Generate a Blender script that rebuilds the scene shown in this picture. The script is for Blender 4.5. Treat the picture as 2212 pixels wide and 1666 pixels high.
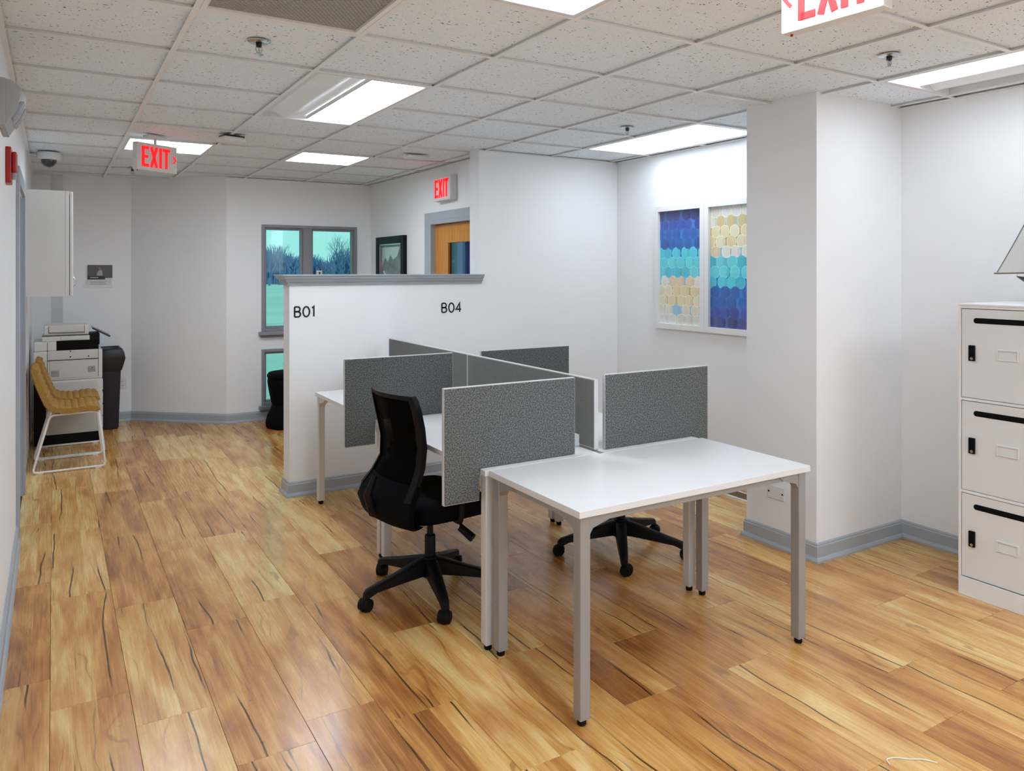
import bpy, bmesh, math, random
from mathutils import Vector, Matrix
PI = math.pi
random.seed(7)
D = bpy.data
S = bpy.context.scene
C = S.collection
for o in list(D.objects): D.objects.remove(o)

# ---------------------------------------------------------------- camera, world, exposure
cd = D.cameras.new('camera'); cam = D.objects.new('camera', cd); C.objects.link(cam)
cam.location = (0, 0, 1.53)
cam.rotation_euler = (PI/2, 0, -math.radians(31.05))
cd.sensor_fit = 'HORIZONTAL'; cd.sensor_width = 36.0
cd.lens = 36.0*1646/2212
cd.shift_y = -(833-584.5)/2212
cd.clip_start = 0.02; cd.clip_end = 500
S.camera = cam
S.view_settings.view_transform = 'Standard'; S.view_settings.look = 'None'
S.view_settings.gamma = 1; S.view_settings.use_curve_mapping = False
S.view_settings.exposure = 1.5
w = D.worlds.new('overcast'); S.world = w; w.use_nodes = True
bg = w.node_tree.nodes['Background']
bg.inputs[0].default_value = (0.90, 0.97, 1.0, 1); bg.inputs[1].default_value = 1.05
LAMP = 6.2          # strength of lit troffer lenses

CH = 2.458          # ceiling height
T = .6096; GX = .433; GY = 2.29   # ceiling grid

def L(*c):
    return tuple((v/255/12.92 if v/255 <= .04045 else ((v/255+.055)/1.055)**2.4) for v in c)

# ---------------------------------------------------------------- materials
def mat(name, rgb, rough=.5, metal=0, spec=.5, emit=None, es=0, bump=0, bscale=200, var=0, vscale=3, coat=0):
    m = D.materials.new(name); m.use_nodes = True
    n = m.node_tree.nodes; l = m.node_tree.links; p = n['Principled BSDF']
    col = L(*rgb)
    p.inputs['Base Color'].default_value = (*col, 1)
    p.inputs['Roughness'].default_value = rough; p.inputs['Metallic'].default_value = metal
    p.inputs['Specular IOR Level'].default_value = spec
    p.inputs['Coat Weight'].default_value = coat
    if emit: p.inputs['Emission Color'].default_value = (*L(*emit), 1); p.inputs['Emission Strength'].default_value = es
    tc = n.new('ShaderNodeTexCoord')
    if bump:
        t = n.new('ShaderNodeTexNoise'); t.inputs['Scale'].default_value = bscale; t.inputs['Detail'].default_value = 3
        l.new(tc.outputs['Object'], t.inputs['Vector'])
        b = n.new('ShaderNodeBump'); b.inputs['Strength'].default_value = bump; b.inputs['Distance'].default_value = .002
        l.new(t.outputs['Fac'], b.inputs['Height']); l.new(b.outputs[0], p.inputs['Normal'])
    t = n.new('ShaderNodeTexNoise'); t.inputs['Scale'].default_value = vscale; t.inputs['Detail'].default_value = 4
    l.new(tc.outputs['Object'], t.inputs['Vector'])
    r = n.new('ShaderNodeMapRange'); r.inputs['To Min'].default_value = 1-(var or .02); r.inputs['To Max'].default_value = 1+(var or .02)
    r.inputs['From Min'].default_value = .3; r.inputs['From Max'].default_value = .7
    l.new(t.outputs['Fac'], r.inputs['Value'])
    mx = n.new('ShaderNodeMix'); mx.data_type = 'RGBA'; mx.blend_type = 'MULTIPLY'; mx.inputs['Factor'].default_value = 1
    mx.inputs['A'].default_value = (*col, 1); l.new(r.outputs[0], mx.inputs['B']); l.new(mx.outputs['Result'], p.inputs['Base Color'])
    return m

M = {}
M['wall'] = mat('wall_paint', (244, 245, 246), .55, bump=.15, bscale=350, var=.012, vscale=1.5)
M['trim'] = mat('grey_trim', (170, 177, 184), .38, var=.03)
M['white'] = mat('white_paint', (233, 233, 231), .4)
M['cabwhite'] = mat('cabinet_white', (226, 225, 220), .35)
M['desk'] = mat('white_laminate', (228, 229, 229), .33, bump=.05, bscale=600)
M['deskedge'] = mat('laminate_edge', (214, 214, 213), .4)
M['legs'] = mat('silver_leg', (218, 218, 218), .4, metal=.15, var=.03)
M['shade_legs'] = mat('shaded_leg', (158, 158, 158), .4, metal=.25, var=.03)  # silver leg darkened: shadow on the near desk legs put into the colour
M['black'] = mat('black_plastic', (9, 9, 10), .5, spec=.2, bump=.1, bscale=500)
M['blackgloss'] = mat('black_gloss', (12, 13, 17), .15)
M['rubber'] = mat('black_rubber', (8, 8, 8), .7, spec=.2)
M['silver'] = mat('chrome', (200, 200, 202), .2, metal=1)
M['screenedge'] = mat('screen_edge', (205, 206, 206), .4)
M['bracket'] = mat('white_bracket', (230, 230, 230), .4)
M['locker'] = mat('locker_frame', (240, 241, 241), .4)
M['lockdoor'] = mat('locker_door', (232, 233, 233), .45, var=.015)
M['copier'] = mat('copier_shell', (214, 213, 208), .45, var=.02)
M['copier2'] = mat('copier_panel', (204, 203, 199), .5)
M['vent'] = mat('copier_vent', (150, 149, 150), .5)
M['binblack'] = mat('bin_plastic', (22, 22, 25), .45, bump=.3, bscale=60)
M['binblue'] = mat('bin_body', (30, 31, 42), .5)
M['velvet'] = mat('navy_upholstery', (9, 10, 14), .85, spec=.1, bump=.4, bscale=300)
M['door'] = None
M['red'] = mat('red_plastic', (170, 22, 22), .35)
M['signwhite'] = mat('sign_housing', (222, 222, 218), .4)
M['redglow'] = mat('red_sign_letters', (200, 10, 10), .4, emit=(255, 12, 22), es=.55)
M['dome'] = mat('smoked_dome', (30, 28, 30), .06, coat=1)
M['greyplastic'] = mat('grey_plastic', (168, 172, 172), .4)
M['lensclear'] = mat('clear_lens', (170, 176, 190), .12)
M['darkscreen'] = mat('dark_screen', (30, 32, 38), .2)
M['ink'] = mat('black_lettering', (18, 18, 20), .5)
M['paper'] = mat('paper', (226, 226, 224), .7)
M['tape'] = mat('tape', (236, 236, 236), .3)
M['hullwood'] = mat('dark_hull', (40, 34, 32), .3, var=.1, vscale=30)
M['spar'] = mat('spar_wood', (120, 98, 78), .5)
M['sail'] = mat('sail_cloth', (216, 217, 214), .8, bump=.2, bscale=400)
M['string'] = mat('rigging_thread', (120, 112, 100), .8)
M['slotdark'] = mat('slot_dark', (7, 7, 8), .7, spec=.15)
M['joint'] = mat('subfloor', (92, 62, 34), .7)
M['plenum'] = mat('plenum_dark', (60, 60, 60), .8)
M['tee'] = mat('ceiling_tee', (240, 240, 239), .45)
M['lightframe'] = mat('troffer_frame', (222, 223, 224), .4)
M['tubeoff'] = mat('unlit_lens', (246, 247, 248), .3, var=.02, vscale=2)
M['grille'] = mat('grille_metal', (186, 184, 180), .5)
M['grilledark'] = mat('grille_void', (48, 46, 44), .8)
M['brass'] = mat('bronze_register', (150, 118, 84), .4, metal=.3)
M['winframe'] = mat('window_frame', (142, 142, 150), .4, var=.03)
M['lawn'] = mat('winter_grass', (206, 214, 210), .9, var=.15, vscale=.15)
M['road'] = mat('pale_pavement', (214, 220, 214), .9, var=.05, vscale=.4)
M['bark'] = mat('hazy_bark', (118, 132, 166), .9)  # blue-grey air haze put into the bark and thicket colours
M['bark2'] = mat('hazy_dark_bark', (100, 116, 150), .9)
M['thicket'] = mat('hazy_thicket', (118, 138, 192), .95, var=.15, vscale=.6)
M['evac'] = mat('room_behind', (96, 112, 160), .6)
M['navyframe'] = mat('dark_frame', (14, 15, 20), .5, spec=.2)
M['silverlip'] = mat('silver_lip', (180, 184, 186), .25, metal=.8)
M['photo'] = mat('grey_photograph', (128, 124, 124), .5, var=.35, vscale=9)
M['photolight'] = mat('photo_light', (196, 214, 206), .25)
M['photodark'] = mat('photo_dark', (82, 80, 84), .3)
M['skin'] = mat('poster_face', (150, 120, 105), .6)
M['tag'] = mat('black_tag', (20, 20, 24), .5)

def lamp_mat(name, s):
    m = D.materials.new(name); m.use_nodes = True
    n = m.node_tree.nodes; l = m.node_tree.links; p = n['Principled BSDF']
    p.inputs['Base Color'].default_value = (.8, .8, .8, 1); p.inputs['Roughness'].default_value = .4
    p.inputs['Emission Color'].default_value = (.87, .97, 1.085, 1); p.inputs['Emission Strength'].default_value = s
    return m
M['lit'] = lamp_mat('lit_lens', LAMP)
M['litdim'] = lamp_mat('soft_lit_lens', LAMP*.34)
M['litmid'] = lamp_mat('mid_lit_lens', LAMP*.42)
M['litfar'] = lamp_mat('far_lit_lens', LAMP*.9)
M['litrear'] = lamp_mat('rear_lit_lens', LAMP*1.2)

def fabric(name, base, lo, hi, scale=220, rough=.9):
    m = D.materials.new(name); m.use_nodes = True
    n = m.node_tree.nodes; l = m.node_tree.links; p = n['Principled BSDF']
    tc = n.new('ShaderNodeTexCoord'); t = n.new('ShaderNodeTexNoise'); t.inputs['Scale'].default_value = scale; t.inputs['Detail'].default_value = 3
    l.new(tc.outputs['Object'], t.inputs['Vector'])
    r = n.new('ShaderNodeValToRGB'); e = r.color_ramp.elements
    e[0].position = .35; e[0].color = (*L(*lo), 1); e[1].position = .68; e[1].color = (*L(*hi), 1)
    x = e.new(.5); x.color = (*L(*base), 1)
    l.new(t.outputs['Fac'], r.inputs['Fac']); l.new(r.outputs[0], p.inputs['Base Color'])
    p.inputs['Roughness'].default_value = rough; p.inputs['Specular IOR Level'].default_value = .2
    b = n.new('ShaderNodeBump'); b.inputs['Strength'].default_value = .4; b.inputs['Distance'].default_value = .001
    l.new(t.outputs['Fac'], b.inputs['Height']); l.new(b.outputs[0], p.inputs['Normal'])
    return m
M['screen'] = fabric('screen_felt', (98, 101, 100), (66, 69, 68), (134, 137, 134), 190)
M['divider'] = fabric('divider_felt', (116, 115, 111), (106, 105, 101), (126, 125, 121), 300)
M['mustard'] = fabric('mustard_fabric', (166, 127, 66), (146, 108, 50), (184, 146, 84), 160)

def mesh_fabric():
    m = D.materials.new('chair_mesh'); m.use_nodes = True
    n = m.node_tree.nodes; l = m.node_tree.links; p = n['Principled BSDF']
    p.inputs['Base Color'].default_value = (*L(6, 6, 7), 1); p.inputs['Roughness'].default_value = .9
    p.inputs['Specular IOR Level'].default_value = .05
    tc = n.new('ShaderNodeTexCoord'); sx = n.new('ShaderNodeSeparateXYZ'); l.new(tc.outputs['Object'], sx.inputs[0])
    outs = []
    for a in ('Y', 'Z'):
        k = n.new('ShaderNodeMath'); k.operation = 'MULTIPLY'; k.inputs[1].default_value = 330; l.new(sx.outputs[a], k.inputs[0])
        f = n.new('ShaderNodeMath'); f.operation = 'FRACT'; l.new(k.outputs[0], f.inputs[0])
        g = n.new('ShaderNodeMath'); g.operation = 'GREATER_THAN'; g.inputs[1].default_value = .68; l.new(f.outputs[0], g.inputs[0]); outs.append(g)
    mu = n.new('ShaderNodeMath'); mu.operation = 'MULTIPLY'; l.new(outs[0].outputs[0], mu.inputs[0]); l.new(outs[1].outputs[0], mu.inputs[1])
    iv = n.new('ShaderNodeMath'); iv.operation = 'SUBTRACT'; iv.inputs[0].default_value = 1; l.new(mu.outputs[0], iv.inputs[1])
    l.new(iv.outputs[0], p.inputs['Alpha'])
    return m
M['mesh'] = mesh_fabric()

def glass(name, tint, gl=.06):
    m = D.materials.new(name); m.use_nodes = True
    n = m.node_tree.nodes; l = m.node_tree.links
    n.remove(n['Principled BSDF']); out = n['Material Output']
    t = n.new('ShaderNodeBsdfTransparent'); t.inputs[0].default_value = (*tint, 1)
    g = n.new('ShaderNodeBsdfGlossy'); g.inputs['Roughness'].default_value = .03
    x = n.new('ShaderNodeMixShader'); x.inputs[0].default_value = gl
    l.new(t.outputs[0], x.inputs[1]); l.new(g.outputs[0], x.inputs[2]); l.new(x.outputs[0], out.inputs[0])
    return m
M['winglass'] = glass('tinted_window_glass', (.36, .56, .53), .05)
M['doorglass'] = glass('door_glass', (.35, .42, .6), .12)
M['picglass'] = glass('picture_glass', (1, 1, 1), .03)

def wood_door():
    m = mat('oak_veneer', (208, 138, 52), .35)
    n = m.node_tree.nodes; l = m.node_tree.links; p = n['Principled BSDF']
    tc = n.new('ShaderNodeTexCoord'); mp = n.new('ShaderNodeMapping'); mp.inputs['Scale'].default_value = (30, 30, 1.2)
    t = n.new('ShaderNodeTexNoise'); t.inputs['Scale'].default_value = 3; t.inputs['Detail'].default_value = 6
    l.new(tc.outputs['Object'], mp.inputs[0]); l.new(mp.outputs[0], t.inputs['Vector'])
    r = n.new('ShaderNodeValToRGB'); e = r.color_ramp.elements
    e[0].position = .3; e[0].color = (*L(188, 116, 36), 1); e[1].position = .7; e[1].color = (*L(222, 154, 66), 1)
    l.new(t.outputs['Fac'], r.inputs[0]); l.new(r.outputs[0], p.inputs['Base Color'])
    return m
M['door'] = wood_door()

def tile_mat():
    m = D.materials.new('mineral_fibre_tile'); m.use_nodes = True
    n = m.node_tree.nodes; l = m.node_tree.links; p = n['Principled BSDF']
    p.inputs['Roughness'].default_value = .9; p.inputs['Specular IOR Level'].default_value = .1
    g = n.new('ShaderNodeNewGeometry')
    mp = n.new('ShaderNodeMapping'); mp.inputs['Scale'].default_value = (78, 150, 78); l.new(g.outputs['Position'], mp.inputs[0])
    # short fissures: warped stretched noise, thresholded
    nz = n.new('ShaderNodeTexNoise'); nz.inputs['Scale'].default_value = 25; l.new(g.outputs['Position'], nz.inputs['Vector'])
    ad = n.new('ShaderNodeVectorMath'); ad.operation = 'MULTIPLY_ADD'; ad.inputs[1].default_value = (4, 4, 4)
    l.new(nz.outputs['Color'], ad.inputs[0]); l.new(mp.outputs[0], ad.inputs[2])
    v = n.new('ShaderNodeTexVoronoi'); v.inputs['Scale'].default_value = .62; v.inputs['Randomness'].default_value = 1
    l.new(ad.outputs[0], v.inputs['Vector'])
    sp = n.new('ShaderNodeSeparateColor'); l.new(v.outputs['Color'], sp.inputs[0])
    rad = n.new('ShaderNodeMapRange'); rad.inputs['From Min'].default_value = .42; rad.inputs['From Max'].default_value = 1
    rad.inputs['To Min'].default_value = 0; rad.inputs['To Max'].default_value = .31; l.new(sp.outputs[0], rad.inputs['Value'])
    lt = n.new('ShaderNodeMath'); lt.operation = 'SUBTRACT'; l.new(rad.outputs[0], lt.inputs[0]); l.new(v.outputs['Distance'], lt.inputs[1])
    sm = n.new('ShaderNodeMapRange'); sm.inputs['From Min'].default_value = -.02; sm.inputs['From Max'].default_value = .06; l.new(lt.outputs[0], sm.inputs['Value'])
    n2 = n.new('ShaderNodeTexNoise'); n2.inputs['Scale'].default_value = 260; n2.inputs['Detail'].default_value = 2; l.new(g.outputs['Position'], n2.inputs['Vector'])
    r2 = n.new('ShaderNodeMapRange'); r2.inputs['From Min'].default_value = .3; r2.inputs['From Max'].default_value = .7; r2.inputs['To Min'].default_value = .88; r2.inputs['To Max'].default_value = 1.08; l.new(n2.outputs['Fac'], r2.inputs['Value'])
    base = n.new('ShaderNodeMix'); base.data_type = 'RGBA'; base.blend_type = 'MULTIPLY'; base.inputs['Factor'].default_value = 1
    base.inputs['A'].default_value = (*L(240, 247, 252), 1); l.new(r2.outputs[0], base.inputs['B'])
    mx = n.new('ShaderNodeMix'); mx.data_type = 'RGBA'; l.new(sm.outputs[0], mx.inputs['Factor'])
    l.new(base.outputs['Result'], mx.inputs['A']); mx.inputs['B'].default_value = (*L(96, 93, 88), 1)
    l.new(mx.outputs['Result'], p.inputs['Base Color'])
    return m
M['tile'] = tile_mat()

def plank_mat():
    m = D.materials.new('rustic_plank'); m.use_nodes = True
    n = m.node_tree.nodes; l = m.node_tree.links; p = n['Principled BSDF']
    def N(t, **k):
        x = n.new('ShaderNode'+t)
        for a, b in k.items(): x.inputs[a.replace('_', ' ')].default_value = b
        return x
    def math_(op, a, b=None):
        x = n.new('ShaderNodeMath'); x.operation = op
        for i, v in enumerate((a, b)):
            if v is None: continue
            if isinstance(v, (int, float)): x.inputs[i].default_value = v
            else: l.new(v, x.inputs[i])
        return x.outputs[0]
    def mr(v, a, b, c, d):
        x = N('MapRange', From_Min=a, From_Max=b, To_Min=c, To_Max=d); l.new(v, x.inputs['Value']); return x.outputs[0]
    def mix(f, a, b, mode='MIX'):
        x = n.new('ShaderNodeMix'); x.data_type = 'RGBA'; x.blend_type = mode
        for s_, v in (('Factor', f), ('A', a), ('B', b)):
            if isinstance(v, (int, float)): x.inputs[s_].default_value = v
            elif isinstance(v, tuple): x.inputs[s_].default_value = (*v, 1)
            else: l.new(v, x.inputs[s_])
        return x.outputs['Result']
    tc = N('TexCoord'); oi = N('ObjectInfo')
    seed = math_('MULTIPLY', oi.outputs['Random'], 97.0)
    sx = N('SeparateXYZ'); l.new(tc.outputs['Object'], sx.inputs[0])
    # two printed strips per plank
    strip = math_('GREATER_THAN', sx.outputs['X'], .02)
    sd2 = math_('ADD', seed, math_('MULTIPLY', strip, 13.7))
    def noise(sc, scale, detail, dist=0, w=sd2):
        mp = N('Mapping', Scale=sc); l.new(tc.outputs['Object'], mp.inputs[0])
        t = n.new('ShaderNodeTexNoise'); t.noise_dimensions = '4D'; t.inputs['Scale'].default_value = scale
        t.inputs['Detail'].default_value = detail; t.inputs['Distortion'].default_value = dist
        l.new(mp.outputs[0], t.inputs['Vector']); l.new(w, t.inputs['W']); return t.outputs['Fac']
    wn = n.new('ShaderNodeTexWhiteNoise'); wn.noise_dimensions = '1D'; l.new(sd2, wn.inputs['W'])
    wn2 = n.new('ShaderNodeTexWhiteNoise'); wn2.noise_dimensions = '1D'; l.new(seed, wn2.inputs['W'])
    broad = noise((5, .9, 1), 1.6, 3, 1.2)
    # cathedral figure: warped rings
    fig = noise((9, 1.1, 1), 1.0, 2, .8)
    ring = math_('SINE', math_('MULTIPLY', fig, 75.0))
    grain = noise((120, 3.0, 1), 1.0, 5, .3)
    tone = math_('ADD', mr(broad, .3, .7, -.34, .30), math_('ADD', mr(wn.outputs['Value'], 0, 1, -.13, .13), mr(wn2.outputs['Value'], 0, 1, -.10, .2)))
    tone = math_('ADD', tone, math_('MULTIPLY', mr(grain, .3, .7, -.5, .5), .26))
    tone = math_('ADD', tone, math_('MULTIPLY', ring, .03))
    tone = math_('ADD', tone, .57)
    r = n.new('ShaderNodeValToRGB'); l.new(tone, r.inputs[0]); e = r.color_ramp.elements
    e[0].position = 0; e[0].color = (*L(132, 78, 32), 1); e[1].position = 1; e[1].color = (*L(234, 200, 132), 1)
    for ps, c in ((.28, (172, 112, 52)), (.5, (200, 142, 72)), (.74, (217, 168, 96))):
        x = e.new(ps); x.color = (*L(*c), 1)
    col = r.outputs[0]
    # dark cracks along the grain
    def lines(freq, warp, wn_, wd, mlo, mhi, msc):
        c = math_('ADD', math_('MULTIPLY', sx.outputs['X'], freq), math_('ADD', math_('MULTIPLY', wn_, warp), sd2))
        d = math_('ABSOLUTE', math_('SUBTRACT', math_('FRACT', c), .5))
        cell = math_('MULTIPLY', math_('FLOOR', c), 5.37)
        cb = N('CombineXYZ'); l.new(cell, cb.inputs['X']); l.new(math_('MULTIPLY', sx.outputs['Y'], msc), cb.inputs['Y']); l.new(seed, cb.inputs['Z'])
        t = N('TexNoise', Scale=1.0, Detail=1.5); l.new(cb.outputs[0], t.inputs['Vector'])
        mk = mr(t.outputs['Fac'], mlo, mhi, 0, 1)
        w2 = math_('MULTIPLY', mk, wd)
        return math_('MULTIPLY', mr(math_('SUBTRACT', w2, d), 0, wd*.35, 0, 1), mk)
    wob = noise((1.5, .9, 1), 1.0, 3, 0)
    crack = lines(11, 1.9, wob, .045, .50, .60, 1.2)
    col = mix(math_('MULTIPLY', crack, .9), col, L(52, 24, 5))
    swirl = noise((5, 1.1, 1), 1.0, 2, .6)
    v1 = lines(30, 11, swirl, .13, .46, .66, 2.2)
    col = mix(math_('MULTIPLY', v1, .5), col, L(128, 76, 34))
    v2 = lines(70, 24, swirl, .2, .42, .66, 4.5)
    col = mix(math_('MULTIPLY', v2, .16), col, L(146, 92, 46))
    # small knots and cross ticks
    mp = N('Mapping', Scale=(9, 14, 1)); l.new(tc.outputs['Object'], mp.inputs[0])
    v = n.new('ShaderNodeTexVoronoi'); v.voronoi_dimensions = '4D'; v.inputs['Scale'].default_value = 1; l.new(mp.outputs[0], v.inputs['Vector']); l.new(seed, v.inputs['W'])
    sp = N('SeparateColor'); l.new(v.outputs['Color'], sp.inputs[0])
    kn = math_('MULTIPLY', mr(v.outputs['Distance'], .06, .11, 1, 0), mr(sp.outputs[0], .66, .70, 0, 1))
    col = mix(math_('MULTIPLY', kn, .75), col, L(66, 36, 18))
    l.new(col, p.inputs['Base Color'])
    rg = mr(grain, .3, .7, .22, .32); l.new(rg, p.inputs['Roughness'])
    p.inputs['Specular IOR Level'].default_value = .7
    p.inputs['Coat Weight'].default_value = .2; p.inputs['Coat Roughness'].default_value = .16; p.inputs['Coat IOR'].default_value = 1.6
    b = N('Bump', Strength=.12, Distance=.001); l.new(grain, b.inputs['Height']); l.new(b.outputs[0], p.inputs['Normal'])
    return m
M['plank'] = plank_mat()

def vcol():
    m = D.materials.new('art_print'); m.use_nodes = True
    n = m.node_tree.nodes; l = m.node_tree.links; p = n['Principled BSDF']
    a = n.new('ShaderNodeAttribute'); a.attribute_name = 'Col'; l.new(a.outputs['Color'], p.inputs['Base Color'])
    p.inputs['Roughness'].default_value = .45
    return m
M['art'] = vcol()

# ---------------------------------------------------------------- helpers
class MB:
    def __init__(s): s.b = bmesh.new(); s.cols = None
    def _add(s, fn, mx=None):
        pass
    def box(s, x0, x1, y0, y1, z0, z1, rot=None, piv=None):
        vs = [s.b.verts.new((x, y, z)) for x in (x0, x1) for y in (y0, y1) for z in (z0, z1)]
        for f in ((0, 1, 3, 2), (4, 6, 7, 5), (0, 4, 5, 1), (2, 3, 7, 6), (0, 2, 6, 4), (1, 5, 7, 3)):
            s.b.faces.new([vs[i] for i in f])
        if rot is not None:
            piv = Vector(piv or ((x0+x1)/2, (y0+y1)/2, (z0+z1)/2))
            for v in vs: v.co = rot @ (v.co-piv) + piv
        return s
    def loft(s, rings, closed=False, caps=True, wrap=True):
        R = [[s.b.verts.new(p) for p in r] for r in rings]
        n = len(R[0]); m = len(R)
        for i in range(m if closed else m-1):
            A = R[i]; B_ = R[(i+1) % m]
            for j in range(n if wrap else n-1):
                s.b.faces.new((A[j], A[(j+1) % n], B_[(j+1) % n], B_[j]))
        if caps and not closed and wrap:
            s.b.faces.new(R[0][::-1]); s.b.faces.new(R[-1])
        return s
    def prism(s, poly, axis, lo, hi):
        # poly in the two other axes (cyclic order kept simple)
        def P(a, b, c):
            return {'x': (c, a, b), 'y': (a, c, b), 'z': (a, b, c)}[axis]
        return s.loft([[P(a, b, lo) for a, b in poly], [P(a, b, hi) for a, b in poly]])
    def cyl(s, p0, p1, r0, r1=None, seg=16):
        r1 = r0 if r1 is None else r1
        p0 = Vector(p0); p1 = Vector(p1); d = (p1-p0).normalized()
        u = d.orthogonal().normalized(); v = d.cross(u)
        rings = []
        for p, r in ((p0, r0), (p1, r1)):
            rings.append([p+(u*math.cos(2*PI*k/seg)+v*math.sin(2*PI*k/seg))*r for k in range(seg)])
        return s.loft(rings)
    def tube(s, pts, r, seg=8, closed=False, radii=None):
        pts = [Vector(p) for p in pts]; n = len(pts); rings = []
        prev = None
        for i, p in enumerate(pts):
            if closed: t = (pts[(i+1) % n]-pts[i-1]).normalized()
            else: t = (pts[min(i+1, n-1)]-pts[max(i-1, 0)]).normalized()
            if prev is None: u = t.orthogonal().normalized()
            else: u = (prev-t*prev.dot(t)); u = u.normalized() if u.length > 1e-6 else t.orthogonal().normalized()
            prev = u; v = t.cross(u); rr = radii[i] if radii else r
            rings.append([p+(u*math.cos(2*PI*k/seg)+v*math.sin(2*PI*k/seg))*rr for k in range(seg)])
        return s.loft(rings, closed=closed)
    def lathe(s, prof, c=(0, 0, 0), seg=24, axis='z', sx=1, sy=1):
        rings = []
        for r, z in prof:
            ring = []
            for k in range(seg):
                a = 2*PI*k/seg; p = (r*math.cos(a)*sx, r*math.sin(a)*sy, z)
                if axis == 'x': p = (p[2], p[0], p[1])
                if axis == 'y': p = (p[0], p[2], p[1])
                ring.append((c[0]+p[0], c[1]+p[1], c[2]+p[2]))
            rings.append(ring)
        return s.loft(rings)
    def build(s, name, m, parent=None, bevel=0, smooth=None, loc=None, seg=2):
        bmesh.ops.recalc_face_normals(s.b, faces=s.b.faces)
        if bevel:
            bmesh.ops.bevel(s.b, geom=[e for e in s.b.edges if e.is_manifold and e.calc_face_angle(0) > .5], offset=bevel, segments=seg, profile=.5, affect='EDGES', clamp_overlap=True)
        me = D.meshes.new(name); s.b.to_mesh(me); s.b.free()
        me.materials.append(m)
        if smooth is not None:
            me.polygons.foreach_set('use_smooth', [True]*len(me.polygons))
            try: me.set_sharp_from_angle(angle=smooth)
            except Exception: pass
        o = D.objects.new(name, me); C.objects.link(o)
        if parent: o.parent = parent
        if loc: o.location = loc
        return o

def box(name, m, parent, x0, x1, y0, y1, z0, z1, bevel=.002, smooth=None):
    return MB().box(x0, x1, y0, y1, z0, z1).build(name, m, parent, bevel, smooth)
def tag(o, label, cat, group=None, kind=None):
    o['label'] = label; o['category'] = cat
    if group: o['group'] = group
    if kind: o['kind'] = kind
    return o
def thing(name, loc, label, cat, rz=0, group=None):
    o = D.objects.new(name, None); C.objects.link(o); o.empty_display_size = .1
    o.location = loc; o.rotation_euler = (0, 0, rz)
    return tag(o, label, cat, group)
def struct(o, label=None, cat='wall'):
    o['kind'] = 'structure'
    o['label'] = label or o.name; o['category'] = cat
    return o
def copy_tree(o, parent=None):
    c = o.copy(); C.objects.link(c)
    if parent: c.parent = parent
    for ch in list(o.children): copy_tree(ch, c)
    return c
def empty_struct(name, label, cat):
    o = D.objects.new(name, None); C.objects.link(o); return struct(o, label, cat)
def rz(a): return Matrix.Rotation(a, 3, 'Z')
def ry(a): return Matrix.Rotation(a, 3, 'Y')
def rx(a): return Matrix.Rotation(a, 3, 'X')
def fillet(pts, r, n=4, closed=False):
    pts = [Vector(p) for p in pts]; out = []; N_ = len(pts)
    for i, p in enumerate(pts):
        if not closed and i in (0, N_-1): out.append(p); continue
        a = pts[i-1]; b = pts[(i+1) % N_]
        da = (a-p); db = (b-p); rr = min(r, da.length*.45, db.length*.45)
        A = p+da.normalized()*rr; B_ = p+db.normalized()*rr
        for k in range(n+1):
            t = k/n; out.append(A*(1-t)**2+p*2*t*(1-t)+B_*t*t)
    return out

# ---------------------------------------------------------------- floor
XL, XR, YB, YF = -.18, 4.18, -2.4, 8.75
fl = MB().box(XL-.1, XR+.1, YB-.1, YF+.1, -.08, -.006).build('floor', M['joint'])
struct(fl, 'honey brown rustic wood plank floor running away to the left', 'floor')
PW = .2475; PL = 1.035
J = {0: 3.09, 1: 2.84, 2: 2.452, 3: 3.61, 4: 2.43, 5: 1.98, 6: 2.60, 7: 2.09, 8: 2.47, 9: 2.08, 10: 1.46, 11: 1.745, 12: 1.46, 13: 2.12, 14: 1.80, 15: 2.232, 16: 1.6, -1: 2.3, 17: 2.2}
cache = {}
def plank(x0, x1, y0, y1):
    key = (round(x1-x0, 3), round(y1-y0, 3))
    if key not in cache:
        g = .0006
        b = MB().box(-(x1-x0)/2+g, (x1-x0)/2-g, -(y1-y0)/2+g, (y1-y0)/2-g, -.006, 0)
        o = b.build('plank', M['plank'], fl, .0008, seg=1); cache[key] = o.data
    else:
        o = D.objects.new('plank', cache[key]); C.objects.link(o); o.parent = fl
    o.location = ((x0+x1)/2, (y0+y1)/2, 0)
for r in range(-1, 18):
    x0 = max(XL, -.01+PW*r); x1 = min(XR, -.01+PW*(r+1))
    if x1-x0 < .02: continue
    off = J.get(r, 2); k = math.floor((YB-off)/PL)
    while off+k*PL < YF:
        y0 = max(YB, off+k*PL); y1 = min(YF, off+(k+1)*PL)
        if y1-y0 > .02: plank(x0, x1, y0, y1)
        k += 1

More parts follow.
